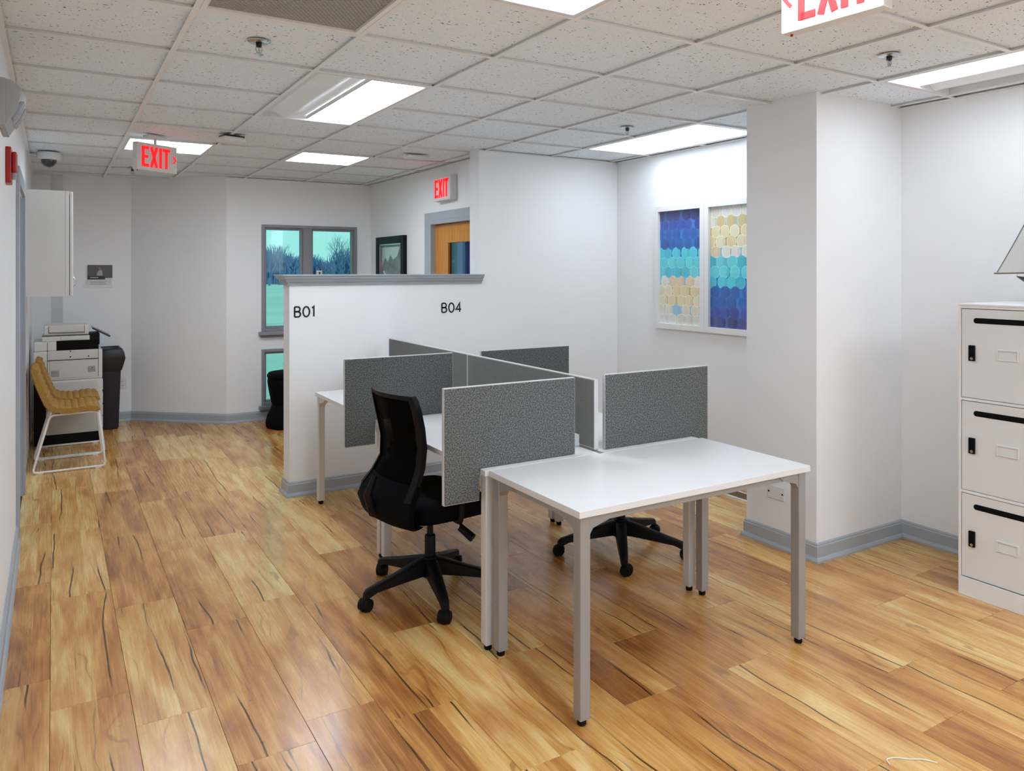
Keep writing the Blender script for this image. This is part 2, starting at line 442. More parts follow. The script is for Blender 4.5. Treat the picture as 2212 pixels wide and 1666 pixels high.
# ---------------------------------------------------------------- ceiling
ce = MB().box(XL-.1, XR+.1, YB-.1, YF+.1, CH+.06, CH+.12).build('ceiling', M['plenum'])
struct(ce, 'suspended ceiling of speckled square tiles in a pale grid', 'ceiling')
lights = {(1, 2): 2, (5, 2): 2, (5, -2): 2, (1, -2): 2, (0, 6): 1, (2, 6): 1, (5, -6): 2, (1, -6): 2}
used = set()
for (i, j), n_ in lights.items():
    for k in range(n_): used.add((i, j+k))
used.add((0, 0))
tcache = {}
def cell(i, j):
    return max(XL, GX+T*i), min(XR, GX+T*(i+1)), max(YB, GY+T*j), min(YF, GY+T*(j+1))
for i in range(-1, 7):
    for j in range(-8, 11):
        if (i, j) in used: continue
        x0, x1, y0, y1 = cell(i, j)
        if x1-x0 < .02 or y1-y0 < .02: continue
        if x0 > 3.0 and y0 > 5.35: continue
        key = (round(x1-x0, 3), round(y1-y0, 3))
        if key not in tcache:
            o = MB().box(-(x1-x0)/2+.003, (x1-x0)/2-.003, -(y1-y0)/2+.003, (y1-y0)/2-.003, 0, .015).build('ceiling_tile', M['tile'], ce); tcache[key] = o.data
        else:
            o = D.objects.new('ceiling_tile', tcache[key]); C.objects.link(o); o.parent = ce
        o.location = ((x0+x1)/2, (y0+y1)/2, CH+.013)
tw = .011
def on_mid(axis, i, j):
    # is this tee segment inside a 2x4 light (no cross tee)?
    for (a, b), n_ in lights.items():
        if n_ == 2 and axis == 'x' and i == a and j == b+1: return True
    return False
for i in range(-1, 7):       # main runners along Y
    x = GX+T*i
    if XL < x < XR: 
        b = MB().box(x-tw, x+tw, YB, YF if x < 3 else (YF if x < 2.98 else 5.2), CH, CH+.002); b.box(x-.002, x+.002, YB, YF if x < 2.98 else 5.2, CH+.002, CH+.03)
        b.build('grid_runner', M['tee'], ce)
for j in range(-7, 11):
    y = GY+T*j
    if not YB < y < YF: continue
    for i in range(-2, 7):
        if on_mid('x', i, j): continue
        x0 = max(XL, GX+T*i+tw); x1 = min(XR, GX+T*(i+1)-tw)
        if x1-x0 < .05: continue
        if x0 > 2.9 and y > 5.35: continue
        b = MB().box(x0, x1, y-tw, y+tw, CH, CH+.002); b.box(x0, x1, y-.002, y+.002, CH+.002, CH+.03)
        b.build('grid_crosspiece', M['tee'], ce)
# wall angle
for a in ((XL, XL+.022, YB, YF), (XR-.022, XR, YB, 5.18), (2.82, XR, 5.158, 5.18), (2.968, 2.99, 5.33, 7.98), (1.48, 2.99, 7.958, 7.98)):
    box('wall_angle', M['tee'], ce, *a, CH-.001, CH+.003, 0)

# ---------------------------------------------------------------- walls
def wall(name, label, parts):
    b = MB()
    for p in parts: b.box(*p)
    o = b.build(name, M['wall']); return struct(o, label, 'wall')
H2 = CH+.05
# left wall with doorway 5.2..6.15
wall('wall_left', 'long white wall along the left edge with a doorway', [(XL-.16, XL, YB, 5.2, 0, H2), (XL-.16, XL, 5.2, 6.15, 2.03, H2), (XL-.16, XL, 6.15, 8.9, 0, H2)])
wall('wall_right', 'white wall behind the lockers and the two blue prints', [(XR, XR+.12, YB, 5.33, 0, H2)])
wall('wall_front', 'white wall behind the camera', [(XL, XR, YB-.12, YB, 0, H2)])
# window wall Y=7.98, X 1.48..2.99; openings upper 1.825..2.825 z .91..2.0 ; lower 1.83..2.82 z .15.. .725
WX0, WX1 = 1.82, 2.83
wall('wall_back', 'far white wall holding the grey framed windows', [
    (1.48, WX0, 7.98, 8.14, 0, H2), (WX1, 3.15, 7.98, 8.14, 0, H2), (WX0, WX1, 7.98, 8.14, 2.0, H2),
    (WX0, WX1, 7.98, 8.14, .725, .905), (WX0, WX1, 7.98, 8.14, 0, .15)])
b = MB()
b.prism([(.68, 8.65), (1.48, 7.98), (1.48, 8.14), (.68, 8.85)], 'z', 0, H2)
struct(b.build('wall_diagonal', M['wall']), 'angled grey-lit wall between copier nook and window wall', 'wall')
b = MB()
b.prism([(.08, 8.65), (.68, 8.65), (.68, 8.87), (-.02, 8.87), (-.02, 8.75)], 'z', 0, H2)
b.box(XL-.1, -.02, 8.75, 8.87, 0, H2)
struct(b.build('wall_nook', M['wall']), 'shaded wall behind the copier with a chamfered return', 'wall')
wall('wall_partition', 'half-height white wall that becomes full height past the cap', [(1.365, 2.82, 5.18, 5.33, 0, 1.43), (2.82, XR, 5.18, 5.33, 0, H2)])
# door wall X=2.99 , door opening Y 5.58..6.42 (frame outside 6.52)
wall('wall_doorway', 'white wall with the wooden door and the wall-mounted exit sign', [(2.99, 3.13, 6.42, 8.0, 0, H2), (2.99, 3.13, 5.33, 5.50, 0, H2), (2.99, 3.13, 5.50, 6.42, 1.985, H2)])
wall('wall_column', 'square white column standing against the right wall', [(3.43, XR, 2.60, 3.07, 0, H2)])
# room beyond the wood door and beyond the left doorway
b = MB()
for p in ((5.2, 5.3, 5.2, 6.4, 0, H2), (5.2, 5.3, 7.7, 8.4, 0, H2), (3.15, 5.3, 8.3, 8.4, 0, H2), (3.13, 5.3, 5.33, 8.3, H2-.02, H2), (4.3, 5.3, 5.2, 5.33, 0, H2), (4.28, 5.3, 5.2, 8.4, -.08, -.0)): b.box(*p)
struct(b.build('wall_beyond', M['evac']), 'dim entry lobby seen through the door glass', 'wall')
st_ = MB(); st_.box(4.18, 4.25, 8.22, 8.3, 0, 2.3); st_.box(3.4, 4.18, 8.27, 8.3, 1.62, 1.66)
struct(st_.build('trim_2', M['white']), 'pale post in the lobby seen through the door glass', 'trim')

# baseboards: profile of board + shoe
def base(name, label, pts, h=.10):
    """pts: polyline on floor along the wall face, room on the left-hand side of travel"""
    b = MB(); prof = [(0, 0), (.026, 0), (.026, .012), (.020, .024), (.013, .027), (.013, h-.018), (.009, h-.013), (.009, h-.007), (.004, h), (0, h)]
    P = [Vector((x, y, 0)) for x, y in pts]; n = len(P); rings = []
    for i, p in enumerate(P):
        d0 = (P[i]-P[i-1]).normalized() if i else None
        d1 = (P[i+1]-P[i]).normalized() if i < n-1 else None
        n0 = Vector((-d0.y, d0.x, 0)) if d0 else None; n1 = Vector((-d1.y, d1.x, 0)) if d1 else None
        if n0 and n1: m = (n0+n1).normalized(); m = m/m.dot(n1)
        else: m = n0 or n1
        rings.append([p+m*a+Vector((0, 0, z)) for a, z in prof])
    b.loft(rings)
    return struct(b.build(name, M['trim']), label, 'baseboard')
base('baseboard_left', 'grey baseboard running along the left wall to the doorway', [(XL, 5.1), (XL, YB)])
base('baseboard_nook', 'grey baseboard of the copier nook, angled wall and window wall', [(2.99, 7.98), (1.48, 7.98), (.68, 8.65), (.08, 8.65)])
base('baseboard_partition', 'grey baseboard wrapping the half wall and running behind the benches', [(XR, 5.18), (1.365, 5.18), (1.365, 5.33), (2.99, 5.33)])
base('baseboard_column', 'grey baseboard wrapping the column', [(XR, 2.60), (3.43, 2.60), (3.43, 3.07), (XR, 3.07)])
base('baseboard_right', 'grey baseboard along the right wall beside the lockers', [(XR, YB), (XR, 2.60)])
base('baseboard_alcove', 'grey baseboard below the two blue prints', [(XR, 3.07), (XR, 5.18)])

# cap of the half wall (crown profile)
b = MB(); z0 = 1.43
prof = [(0, 0), (.010, 0), (.014, .018), (.026, .024), (.032, .040), (.044, .046), (.046, .062), (.056, .064), (.056, .072), (0, .072)]
pts = [(2.842, 5.18), (1.365, 5.18), (1.365, 5.33), (2.842, 5.33)]
P = [Vector((x, y, z0)) for x, y in pts]; rings = []
for i, p in enumerate(P):
    if i == 0: m = Vector((0, -1, 0))
    elif i == 1: m = Vector((-1, -1, 0))
    elif i == 2: m = Vector((-1, 1, 0))
    else: m = Vector((0, 1, 0))
    rings.append([p+m*a+Vector((0, 0, z)) for a, z in prof])
b.loft(rings); b.box(1.35, 2.82, 5.17, 5.34, 1.43, 1.502)
struct(b.build('trim_1', M['trim']), 'grey crown-moulded cap along the top of the half wall', 'trim')

# ---------------------------------------------------------------- windows
def window(name, label, x0, x1, z0, z1, mull, sill):
    o = empty_struct(name, label, 'window')
    y0 = 7.965; y1 = 8.10
    fr = MB(); t = .03
    fr.box(x0, x0+t, y0, y1, z0, z1); fr.box(x1-t, x1, y0, y1, z0, z1)
    fr.box(x0+t, x1-t, y0, y1, z1-t, z1); fr.box(x0+t, x1-t, y0, y1, z0, z0+t)
    fr.build('window_frame', M['winframe'], o, .003)
    cells = [(x0+t, x1-t)]
    if mull:
        MB().box(mull-.045, mull+.045, y0+.01, y1, z0+t, z1-t).build('mullion', M['winframe'], o, .003)
        cells = [(x0+t, mull-.045), (mull+.045, x1-t)]
    for a, c in cells:
        s = MB(); q = .022
        s.box(a, a+q, 8.0, 8.05, z0+t, z1-t); s.box(c-q, c, 8.0, 8.05, z0+t, z1-t)
        s.box(a+q, c-q, 8.0, 8.05, z1-t-q, z1-t); s.box(a+q, c-q, 8.0, 8.05, z0+t, z0+t+q)
        so = s.build('sash', M['winframe'], o, .002)
        MB().box(a+q, c-q, 8.02, 8.026, z0+t+q, z1-t-q).build('pane', M['winglass'], so)
    if sill:
        s = MB().box(x0-.03, x1+.03, 7.92, 8.0, z0-.035, z0); s.box(x0-.01, x1+.01, 7.955, 7.98, z0-.06, z0-.035)
        s.build('window_sill', M['winframe'], o, .005)
    return o
window('window_1', 'upper grey framed window of two tall panes', WX0, WX1, .905, 2.0, 2.29, True)
window('window_2', 'low window pane near the floor behind the black pouf', WX0, WX1, .15, .725, 2.29, True)
st = thing('window_sticker', (2.43, 8.018, 1.50), 'small white sticker low on the right window pane', 'sticker')
box('sticker_sheet', M['paper'], st, -.03, .03, -.002, 0, -.03, .03, 0)
box('sticker_mark', M['ink'], st, -.006, .010, -.003, -.002, -.012, .014, 0)

# ---------------------------------------------------------------- doors
d1 = empty_struct('door_1', 'oak door with a narrow glass light in a grey frame', 'door')
f = MB(); X = 2.97
f.box(X, X+.02, 6.42, 6.52, 0, 2.06); f.box(X, X+.02, 5.45, 6.42, 1.985, 2.06); f.box(X, X+.02, 5.35, 5.45, 0, 2.06)
f.box(X+.0, 3.14, 6.385, 6.42, 0, 1.985); f.box(X+.0, 3.14, 5.5, 6.385, 1.95, 1.985); f.box(X, 3.14, 5.45, 5.5, 0, 1.985)
f.box(3.06, 3.085, 6.35, 6.385, 0, 1.95)
f.build('door_frame', M['trim'], d1, .002)
dl = MB(); dx0, dx1 = 3.02, 3.06
g0, g1 = 5.66, 6.13   # glass light in Y
dl.box(dx0, dx1, g1, 6.383, .01, 1.945); dl.box(dx0, dx1, 5.505, g0, .01, 1.945)
dl.box(dx0, dx1, g0, g1, 1.79, 1.945); dl.box(dx0, dx1, g0, g1, .01, .95)
leaf = dl.build('door_leaf', M['door'], d1, .001)
s = MB()
for a in ((g1-.012, g1, .95, 1.79), (g0, g0+.012, .95, 1.79)): s.box(dx0-.004, dx1, a[0], a[1], a[2], a[3])
s.box(dx0-.004, dx1, g0+.012, g1-.012, 1.778, 1.79); s.box(dx0-.004, dx1, g0+.012, g1-.012, .95, .962)
s.build('glass_stop', M['door'], leaf, .001)
box('pane', M['doorglass'], leaf, 3.035, 3.041, g0+.012, g1-.012, .962, 1.778, 0)
h = MB().cyl((3.02, 5.57, 1.0), (2.97, 5.57, 1.0), .012); h.cyl((2.975, 5.57, 1.0), (2.975, 5.69, 1.0), .009)
h.build('door_handle', M['silver'], d1, 0, .6)
d2 = empty_struct('door_2', 'grey cased doorway in the left wall', 'door')
f = MB()
f.box(XL, XL+.018, 5.1, 5.2, 0, 2.12); f.box(XL, XL+.018, 6.15, 6.24, 0, 2.12); f.box(XL, XL+.018, 5.2, 6.15, 2.03, 2.12)
f.box(XL-.16, XL, 5.2, 5.22, 0, 2.03); f.box(XL-.16, XL, 6.13, 6.15, 0, 2.03); f.box(XL-.16, XL, 5.22, 6.13, 2.01, 2.03)
f.build('door_frame', M['trim'], d2, .002)
box('door_leaf', M['trim'], d2, XL-.15, XL-.11, 5.225, 6.125, .01, 2.005)

# ---------------------------------------------------------------- troffer lights
lab = {(1, 2): 'recessed ceiling troffer above the near chair, left lens dark and right lens lit',
       (5, 2): 'bright recessed troffer above the two blue prints', (5, -2): 'recessed troffer above the lockers, cut by the right edge of the photo',
       (1, -2): 'recessed troffer cut by the top edge of the photo', (0, 6): 'small square troffer half hidden behind the hanging exit sign',
       (2, 6): 'small square troffer in front of the window wall', (5, -6): 'recessed troffer behind the camera, nearer the right wall', (1, -6): 'recessed troffer behind the camera, nearer the left wall'}
lens = {(1, 2): ('tubeoff', 'lit'), (5, 2): ('litdim', 'litdim'), (5, -2): ('litmid', 'tubeoff'), (1, -2): ('tubeoff', 'lit'), (0, 6): ('litfar', 'litfar'), (2, 6): ('litfar', 'litfar'), (5, -6): ('litrear', 'litrear'), (1, -6): ('litrear', 'litrear')}
for (i, j), n_ in lights.items():
    x0 = GX+T*i+tw; x1 = GX+T*(i+1)-tw; y0 = GY+T*j+tw; y1 = GY+T*(j+n_)-tw
    cx, cy = (x0+x1)/2, (y0+y1)/2; W = (x1-x0)/2; Lh = (y1-y0)/2
    t = thing('ceiling_light', (cx, cy, CH), lab[(i, j)], 'light', group='recessed ceiling troffers')
    f = MB(); e_ = .022
    f.box(-W, -W+e_, -Lh, Lh, .000, .05); f.box(W-e_, W, -Lh, Lh, .000, .05)
    f.box(-W+e_, W-e_, -Lh, -Lh+e_, .000, .05); f.box(-W+e_, W-e_, Lh-e_, Lh, .000, .05)
    f.box(-W, W, -Lh, Lh, .05, .055)
    f.build('housing', M['lightframe'], t, .002)
    for s_, mn in zip((-1, 1), lens[(i, j)]):
        a, b_ = (-W+e_, -.003) if s_ < 0 else (.003, W-e_)
        rings = []
        for k in range(13):
            u = k/12; x = a+(b_-a)*u
            z = .030-.020*math.sin(PI*u)**2 if mn != 'tubeoff' else .036-.030*math.exp(-((u-.5)/.17)**2)
            rings.append([(x, -Lh+e_, z), (x, Lh-e_, z), (x, Lh-e_, z+.003), (x, -Lh+e_, z+.003)])
        MB().loft(rings).build('lens', M[mn], t, 0, .8)['label'] = 'unlit grey lens' if mn == 'tubeoff' else 'glowing white lens'
    box('divider_bar', M['lightframe'], t, -.003, .003, -Lh+e_, Lh-e_, .012, .034, 0)

# return air grille in cell (0,0)
x0, x1, y0, y1 = cell(0, 0)
t = thing('ceiling_grille', ((x0+x1)/2, (y0+y1)/2, CH), 'dark perforated return air grille cut by the top edge of the photo', 'vent')
W = T/2-.012
f = MB()
f.box(-W, -W+.02, -W, W, .0, .03); f.box(W-.02, W, -W, W, 0, .03); f.box(-W+.02, W-.02, -W, -W+.02, 0, .03); f.box(-W+.02, W-.02, W-.02, W, 0, .03)
f.build('grille_frame', M['tee'], t, .001)
box('backing', M['grilledark'], t, -W+.02, W-.02, -W+.02, W-.02, .026, .03, 0)
b = MB(); q = W-.02; n_ = 44; st_ = 2*q/n_
# honeycomb-like perforated sheet: zig-zag strips + staggered bridges
for r in range(n_+1):
    y = -q+r*st_
    b.box(-q, q, y-.0022, y+.0022, .010, .013)
    if r < n_:
        for k in range(30):
            x = -q+(k+(.5 if r % 2 else 0))*(2*q/30)
            b.box(max(-q, x-.0035), min(q, x+.0035), y, y+st_, .010, .013)
o = b.build('perforated_sheet', M['grille'], t); o['kind'] = 'stuff'

# ---------------------------------------------------------------- lettering strokes
def ribbon(b, pts, w_, plane, d0, d1, closed=False):
    """pts (u,v); plane maps (u,v,d)->xyz"""
    P = [Vector((p[0], p[1])) for p in pts]; n = len(P); R = []
    for i in range(n):
        if closed: t0 = (P[i]-P[i-1]).normalized(); t1 = (P[(i+1) % n]-P[i]).normalized()
        else:
            t1 = (P[min(i+1, n-1)]-P[min(i, n-2)]).normalized() if i < n-1 else (P[i]-P[i-1]).normalized()
            t0 = (P[i]-P[i-1]).normalized() if i else t1
        n0 = Vector((-t0.y, t0.x)); n1 = Vector((-t1.y, t1.x)); m = (n0+n1)
        m = m.normalized() if m.length > 1e-6 else n1
        m = m/max(.4, m.dot(n1))*w_/2
        A = P[i]+m; B_ = P[i]-m
        R.append([plane(A.x, A.y, d0), plane(B_.x, B_.y, d0), plane(B_.x, B_.y, d1), plane(A.x, A.y, d1)])
    b.loft(R, closed=closed)
def ell(cx, cy, a, bb, a0, a1, n=14):
    return [(cx+a*math.cos(a0+(a1-a0)*k/n), cy+bb*math.sin(a0+(a1-a0)*k/n)) for k in range(n+1)]
def glyph(ch, h):
    w_ = .62*h
    if ch == 'B': return w_, [[(0, 0), (0, h)], [(0, h)]+ell(w_*.5, h*.76, w_*.36, h*.24, PI/2, -PI/2, 10)+[(0, h*.52)], [(0, h*.52)]+ell(w_*.5, h*.26, w_*.44, h*.26, PI/2, -PI/2, 10)+[(0, 0)]]
    if ch == '0': return w_*1.15, [ell(w_*.55, h/2, w_*.52, h*.5, 0, 2*PI-.001, 28)]
    if ch == '1': return w_*.45, [[(0, h*.86), (w_*.3, h), (w_*.3, 0)]]
    if ch == '4': return w_*1.1, [[(w_*.72, 0), (w_*.72, h), (0, h*.3), (w_*1.02, h*.3)]]
def wall_text(label, txt, x, z, h):
    t = thing('wall_lettering', (x, 5.18, z), label, 'lettering', group='desk numbers on the half wall')
    u = 0
    for ch in txt:
        adv, st_ = glyph(ch, h)
        b = MB()
        for s_ in st_: ribbon(b, s_, .0105, lambda a, c, d, u=u: (u+a, d, c), -.0025, -.0002)
        b.build('letter', M['ink'], t)
        u += adv+.014
wall_text('black characters B01 on the half wall near its left end', 'B01', 1.400, 1.215, .068)
wall_text('black characters B04 on the wall below the right end of the cap', 'B04', 2.503, 1.215, .068)

def exit_sign(name, loc, rot, label, arrow, wdt=.31, hgt=.19, thick=.045, canopy=True):
    # local: face toward -y, text reads along +x, z up; origin at top centre
    t = thing(name, loc, label, 'exit sign', rot)
    hw = wdt/2
    box('housing', M['signwhite'], t, -hw, hw, -thick/2, thick/2, -hgt, 0, .004)
    pl = lambda a, c, d: (a, d, c)
    lh = hgt*.74; z0 = -hgt*.5-lh/2
    def letters(sgn):
        pl = lambda a, c, d: (sgn*a, sgn*d, c)
        y0, y1 = -thick/2-.003, -thick/2+.001
        total = wdt*(.70 if arrow else .80); sw = total*.092
        off = -.035*wdt if arrow == 'r' else (.035*wdt if arrow == 'l' else 0)
        sx = -total/2+off
        def R(pts, w_=sw, nm='letter'):
            b = MB()
            for p in pts: ribbon(b, p, w_, pl, y0, y1)
            b.build(nm, M['redglow'], t)
        k = sw/2; gw = total*.25; x = sx
        R([[(x+k, z0), (x+k, z0+lh)], [(x+k, z0+k), (x+gw, z0+k)], [(x+k, z0+lh/2), (x+gw*.9, z0+lh/2)], [(x+k, z0+lh-k), (x+gw, z0+lh-k)]])
        x = sx+total*.28; gw = total*.29
        R([[(x+k, z0), (x+gw-k, z0+lh)], [(x+k, z0+lh), (x+gw-k, z0)]])
        x = sx+total*.61
        R([[(x+k, z0), (x+k, z0+lh)]])
        x = sx+total*.735; gw = total*.265
        R([[(x, z0+lh-k), (x+gw, z0+lh-k)], [(x+gw/2, z0), (x+gw/2, z0+lh)]])
        zc = z0+lh/2; a_ = .020
        if arrow == 'r':
            xx = hw-.012; R([[(xx-a_, zc+a_*1.3), (xx, zc), (xx-a_, zc-a_*1.3)]], .010, 'chevron')
        if arrow == 'l':
            xx = -hw+.012; R([[(xx+a_, zc+a_*1.3), (xx, zc), (xx+a_, zc-a_*1.3)]], .010, 'chevron')
    letters(1)
    if canopy:
        cp = MB().box(-.075, .075, -.03, .03, CH-loc[2]-.016, CH-loc[2]); cp.build('canopy', M['signwhite'], t, .004)
        MB().cyl((0, 0, -.001), (0, 0, CH-loc[2]-.01), .009).build('stem', M['signwhite'], t)
    MB().cyl((-hw+.02, 0, -hgt-.006), (-hw+.02, 0, -hgt+.001), .004, seg=8).build('indicator_lamp', M['red'], t)
    return t
# hanging sign left: corners at top (.467,5.70)->(.741,5.873)
exit_sign('exit_sign', (.604, 5.785, 2.40), math.atan2(.173, .274), 'hanging exit sign with a right-pointing chevron near the left wall', 'r', hgt=.188, wdt=.32)
exit_sign('exit_sign', (1.835, 1.335, 2.405), -PI/2+.10, 'hanging exit sign with a left-pointing chevron, cut by the top edge of the photo', 'l', wdt=.30, hgt=.195)
exit_sign('exit_sign', (2.955, 6.055, 2.36), -PI/2, 'red exit sign fixed on the wall above the oak door', None, wdt=.34, hgt=.215, thick=.065, canopy=False)

# ---------------------------------------------------------------- small ceiling fixtures
def sprinkler(x, y, label):
    t = thing('sprinkler', (x, y, CH+.006), label, 'sprinkler', group='fire sprinklers in the ceiling')
    MB().lathe([(.045, 0), (.045, -.003), (.036, -.008), (.020, -.009), (.018, -.002)]).build('escutcheon', M['silver'], t, 0, .6)
    MB().lathe([(.012, .0), (.012, -.022), (.007, -.026)], seg=12).build('body', M['darkscreen'], t, 0, .6)
    b = MB()
    for s_ in (-1, 1): b.tube([(s_*.010, 0, -.022), (s_*.013, 0, -.036), (s_*.004, 0, -.052)], .0025, 6)
    b.cyl((0, 0, -.024), (0, 0, -.052), .003, seg=6)
    b.build('yoke', M['silver'], t, 0, .6)
    MB().lathe([(.004, -.052), (.019, -.053), (.019, -.0555), (.004, -.056)], seg=14).build('deflector', M['silver'], t)
sprinkler(.717, 3.19, 'pendant sprinkler between the dark grille and the left wall')
sprinkler(3.206, 3.868, 'sprinkler beside the bright troffer over the blue prints')
sprinkler(3.104, 1.986, 'sprinkler left of the troffer over the lockers')
sprinkler(.62, 7.75, 'small far sprinkler beyond the hanging exit sign')
t = thing('access_point', (1.045, 5.50, CH), 'white wireless box hanging under the ceiling right of the exit sign', 'wireless box', rz=.25)
box('back_plate', M['darkscreen'], t, -.06, .08, -.05, .05, -.012, -.001, .002)
box('cover', M['white'], t, -.075, .085, -.07, .06, -.045, -.012, .012, .6)
MB().lathe([(.003, 0), (.003, -.003)], c=(.06, -.071, -.02), seg=8, axis='y').build('status_light', M['lensclear'], t)
t = thing('ceiling_sensor', (2.512, 5.67, CH), 'flat white sensor box on the ceiling near the partition corner', 'sensor')
box('cover', M['white'], t, -.09, .09, -.05, .05, -.028, -.001, .008, .6)
box('mounting_arm', M['white'], t, -.12, -.09, -.012, .012, -.012, -.001, .002)
t = thing('security_camera', (-.03, 7.03, CH), 'white dome security camera with smoked bubble near the left wall', 'camera')
MB().lathe([(.082, 0), (.084, -.008), (.084, -.045), (.078, -.055), (.055, -.056)], seg=28).build('base', M['white'], t, 0, .6)
MB().lathe([(.056, -.054)]+[(.056*math.cos(a), -.060-.056*math.sin(a)) for a in [k*PI/2/8 for k in range(8)]]+[(.002, -.116)], seg=24).build('bubble', M['dome'], t, 0, 1)

# emergency light on the left wall
t = thing('emergency_light', (XL, 3.68, 2.19), 'grey wedge-shaped emergency light high on the left wall', 'emergency light')
box('back_plate', M['greyplastic'], t, 0, .022, -.16, .16, -.10, .085, .004)
prof = [(.022, .083), (.045, .080), (.070, .064), (.085, .040), (.080, .008), (.066, -.030), (.045, -.066), (.022, -.096)]
rings = []
for k in range(9):
    u = -1+2*k/8; sc = 1-.22*abs(u)**3
    rings.append([(.022+(x-.022)*sc, u*.155, z*(.92+.08*sc)) for x, z in prof])
MB().loft(rings).build('housing', M['greyplastic'], t, 0, .5)
for s_ in (-1, 1):
    MB().prism([(.084, .004), (.068, -.034), (.047, -.070), (.040, -.062), (.060, -.020), (.074, .004)], 'y', s_*.085-.045, s_*.085+.045).build('lamp_lens', M['lensclear'], t, .001)
# fire strobe
t = thing('fire_alarm', (XL, 4.06, 2.0), 'red fire alarm strobe on the left wall above the doorway side', 'alarm')
box('base', M['red'], t, 0, .022, -.06, .06, -.085, .075, .004)
box('horn', M['red'], t, .022, .042, -.045, .045, -.035, .055, .006)
box('strobe_lens', M['lensclear'], t, .022, .040, -.02, .02, -.065, -.035, .003)

# ---------------------------------------------------------------- workstations
TZ = .73; TT = .024
def leg_mesh(s=.042, h=TZ-TT, foot=.022):
    return MB().box(-s/2, s/2, -s/2, s/2, foot, h)
def foot_mesh(): return MB().lathe([(.013, 0), (.016, .004), (.016, .018), (.011, .024)], seg=14)
def gusset(sx, sy, s=.042, h=TZ-TT):
    b = MB(); k = s/2-.006
    for ax in 'xy':
        poly = [(k, h-.002), (k, h-.075), (k+.02, h-.045), (k+.09, h-.026), (k+.13, h-.002)]
        if ax == 'x': b.prism([(sx*a, z) for a, z in poly], 'y', -s/2+.004, s/2-.004)
        else: b.prism([(sy*a, z) for a, z in poly], 'x', -s/2+.004, s/2-.004)
    return b
def legs(t, xs, ys, m):
    for ix, x in enumerate(xs):
        for iy, y in enumerate(ys):
            o = leg_mesh().build('leg', m, t, .003, loc=(x, y, 0))
            foot_mesh().build('foot', M['rubber'], o, 0, .6)
            gusset(1 if ix == 0 else -1, 1 if iy == 0 else -1).build('gusset', m, o)
def end_table():
    x0, x1, y0, y1 = 1.492, 2.660, 2.045, 2.655
    t = thing('desk', ((x0+x1)/2, (y0+y1)/2, 0), 'nearest white desk on legs coloured darker for shade standing across the end of the benches', 'desk')
    W = (x1-x0)/2; Lh = (y1-y0)/2
    box('desktop', M['desk'], t, -W, W, -Lh, Lh, TZ-TT, TZ, .0015)
    i = .034
    legs(t, (-W+i, W-i), (-Lh+i, Lh-i), M['shade_legs'])
    for s_ in (-1, 1):
        box('rail', M['shade_legs'], t, -W+i+.02, W-i-.02, s_*(Lh-i)-.012, s_*(Lh-i)+.012, TZ-TT-.028, TZ-TT, .002)
        box('rail', M['shade_legs'], t, s_*(W-i)-.012, s_*(W-i)+.012, -Lh+i+.02, Lh-i-.02, TZ-TT-.028, TZ-TT, .002)
end_table()
BX0, BX1, BM = 1.476, 2.640, 2.062
def bench(y0, y1, label):
    t = thing('bench_desk', ((BX0+BX1)/2, (y0+y1)/2, 0), label, 'desk', group='double-sided bench desks')
    cx = (BX0+BX1)/2; W = (BX1-BX0)/2; Lh = (y1-y0)/2; bm = BM-cx
    box('worktop', M['desk'], t, -W, bm-.014, -Lh, Lh, TZ-TT, TZ, .0015)
    box('worktop', M['desk'], t, bm+.014, W, -Lh, Lh, TZ-TT, TZ, .0015)
    i = .030
    legs(t, (-W+i, W-i), (-Lh+i, Lh-i), M['legs'])
    for s_ in (-1, 1):
        box('rail', M['legs'], t, -W+i+.02, W-i-.02, s_*(Lh-i)-.012, s_*(Lh-i)+.012, TZ-TT-.028, TZ-TT, .002)
        box('beam', M['legs'], t, bm+s_*.20-.015, bm+s_*.20+.015, -Lh+i+.012, Lh-i-.012, TZ-TT-.04, TZ-TT, .002)
    b = MB(); a, c = bm-.15, bm+.15
    b.box(a, c, -Lh+.16, Lh-.16, .575, .580); b.box(a, a+.004, -Lh+.16, Lh-.16, .580, .64); b.box(c-.004, c, -Lh+.16, Lh-.16, .580, .64)
    for y in (-Lh+.3, Lh-.3): b.box(a-.03, c+.03, y-.012, y+.012, .637, .667)
    for y in (-Lh+.3, Lh-.3):
        for x in (a-.03, c+.026): b.box(x, x+.004, y-.012, y+.012, .66, TZ-TT)
    b.build('cable_tray', M['legs'], t)
bench(2.660, 3.818, 'double bench desk in the middle, between the two near fabric screens')
bench(3.822, 4.965, 'double bench desk farthest back, against the half wall')

